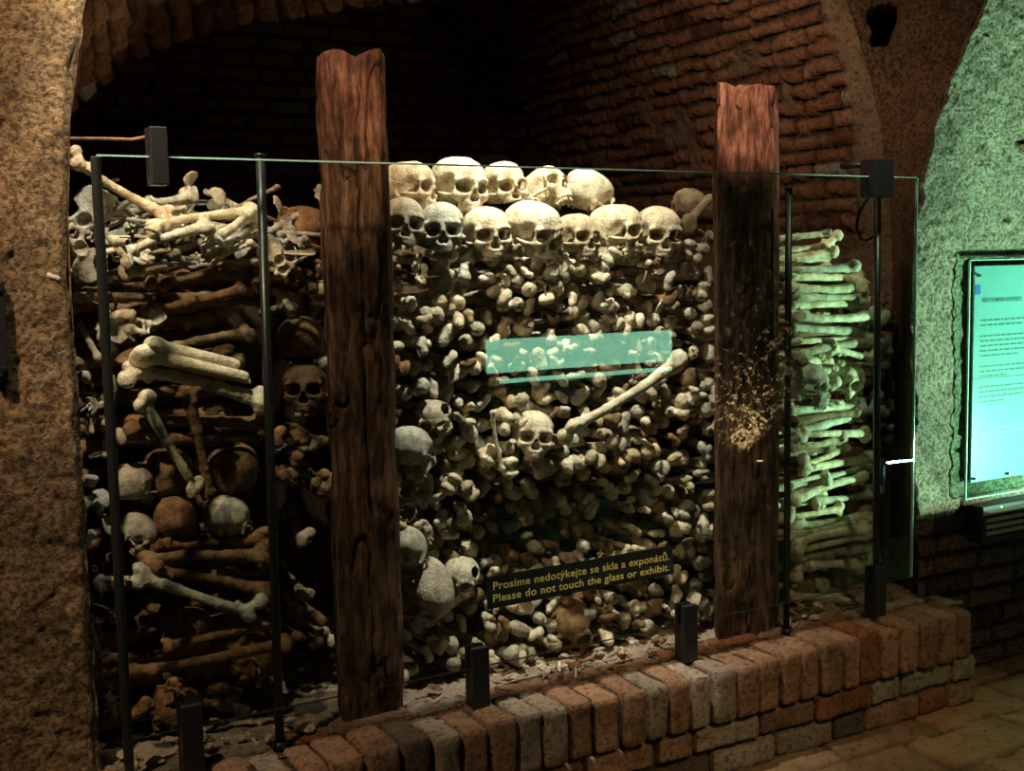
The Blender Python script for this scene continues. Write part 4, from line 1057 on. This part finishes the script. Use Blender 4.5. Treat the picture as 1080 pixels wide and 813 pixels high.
bars([(bz0+.36, .2), (bz0+.33, .16), (bz0+.27, .05), (bz0+.25, .3), (bz0+.23, .28), (bz0+.21, .2)], M_FAINT, 'faint_lines')
box('divider_line', bx0+.036, bx1-.04, .0868, .0876, bz0+.445, bz0+.448, M_INK, 0, bd)
lg = box('blue_mark', bx0+.038, bx0+.068, .0868, .0876, bz1-.125, bz1-.09, M_BLUE, 0, bd)
for (sx, sz) in ((.05, .07), (.24, .07), (.05, -.055), (.5, -.055)):
    xx, zz_ = bx0+sx, (bz0+sz if sz > 0 else bz1+sz)
    tube('stand_off', [(xx, .074, zz_), (xx, .10, zz_), (xx, .118, zz_)], .0055, M_CHROME, bd)
q0, q1 = at(1036, 532, Y=.05), at(1036, 574, Y=.05)
gr = empty('wall_grille', (q0.x, .05, q1.z)); thing(gr, 'black framed box with beige louvres and a green lamp under the board', 'vent')
gx0, gx1, gz0, gz1 = q0.x, q0.x+.42, q1.z, q0.z-.01
box('housing', gx0, gx1, .065, .15, gz0, gz1, M_BLACK, .003, gr)
for a_ in ((gx0, gx1, gz1-.022, gz1), (gx0, gx1, gz0, gz0+.022), (gx0, gx0+.022, gz0+.022, gz1-.022), (gx1-.022, gx1, gz0+.022, gz1-.022)): box('frame', a_[0], a_[1], .045, .064, a_[2], a_[3], M_BLACK, .002, gr)
for i in range(4): box('louvre', gx0+.024, gx1-.024, .05, .063, gz0+.027+i*.026, gz0+.043+i*.026, M_GRILLE, .003, gr)
tube('indicator_lamp', [(gx0+.10, .041, gz1-.010), (gx0+.10, .0448, gz1-.010)], .003, M_LED, gr)
# dark bracket at the left edge of the picture, fixed on the pillar
s0, s1 = at(-12, 296, Y=.09), at(10, 398, Y=.09)
sp = empty('wall_box', (s0.x, .06, s1.z)); thing(sp, 'black metal box screwed to the left pillar', 'box')
box('case', s0.x, s1.x, .085, .13, s1.z, s0.z, M_BLACK, .004, sp)
for zz_ in (s1.z+.02, s0.z-.02): tube('screw', [(s1.x-.012, .079, zz_), (s1.x-.012, .0845, zz_)], .006, M_CHROME, sp)
# slot above the board in the wall plaster
sl = at(1018, 262, Y=.1); 

# ------------------------------------------------------------------ across the corridor: what the pane reflects
def mir(px, py, D): p = at(px, py, Y=D); return Vector((p.x, -D, p.z))
D = 4.08
c0, c1, c2, c3 = mir(512, 354, D), mir(708, 352, D), mir(708, 383, D), mir(512, 391, D)
z_0, z_1 = (c2.z+c3.z)/2, (c0.z+c1.z)/2
lb = empty('light_box', (c0.x, -D, z_0)); thing(lb, 'long green backlit display box on the wall across the corridor', 'light box')
box('diffuser', c0.x, c1.x, -D-.002, -D+.006, z_0, z_1, M_LIGHTBOX, 0, lb)
box('casing', c0.x-.03, c1.x+.03, -D-.10, -D-.003, z_0-.03, z_1+.03, M_BLACK, .004, lb)
box('lower_rail', c0.x+.1, c1.x, -D-.002, -D+.004, z_0-.075, z_0-.045, M_LIGHTBOX, 0, lb)
lp = mir(806, 486, 3.95)
fx = empty('floor_uplight', (lp.x, lp.y, lp.z)); thing(fx, 'small warm uplight at the foot of the opposite wall', 'lamp')
tube('lamp_body', [(lp.x, lp.y-.05, lp.z-.10), (lp.x, lp.y-.05, lp.z-.01)], .03, M_BLACK, fx)
tube('lens', [(lp.x, lp.y-.05, lp.z-.009), (lp.x, lp.y-.05, lp.z-.004)], .024, emis('warm_lens', (1, .7, .35), 8), fx)
spot('uplight', (lp.x+.05, OY+.10, lp.z+.02), (lp.x-.06, OY+.03, lp.z+.62), 240, (1, .78, .5), 130, 1.0, .02)
# cyan tube lamp that lights the information board
ta_, tb_ = mir(936, 488, 1.15), mir(964, 485, 1.15)
tl = empty('tube_lamp', tuple(ta_)); thing(tl, 'short cyan tube lamp standing before the right wall', 'lamp')
tube('glowing_tube', [ta_, tb_], .006, M_TUBE, tl)
box('cutoff_plate', GL[0]-.16, GL[0]+.10, GL[1]-.06, GL[1]+.16, GL[2]-.012, GL[2]-.0015, M_BLACK, .001, tl)  # unseen plate added to cut off the green lamp's light below
box('side_blocker', GL[0]-.112, GL[0]-.108, GL[1]-.06, GL[1]+.092, GL[2]-.001, GL[2]+.30, M_BLACK, 0, tl)  # unseen plate added to keep green light off the middle pile
tube('stand', [(ta_.x, ta_.y-.03, 0), (ta_.x, ta_.y-.03, ta_.z-.01)], .012, M_BLACK, tl)

print('TUBE', ta_, tb_, 'LP', lp)
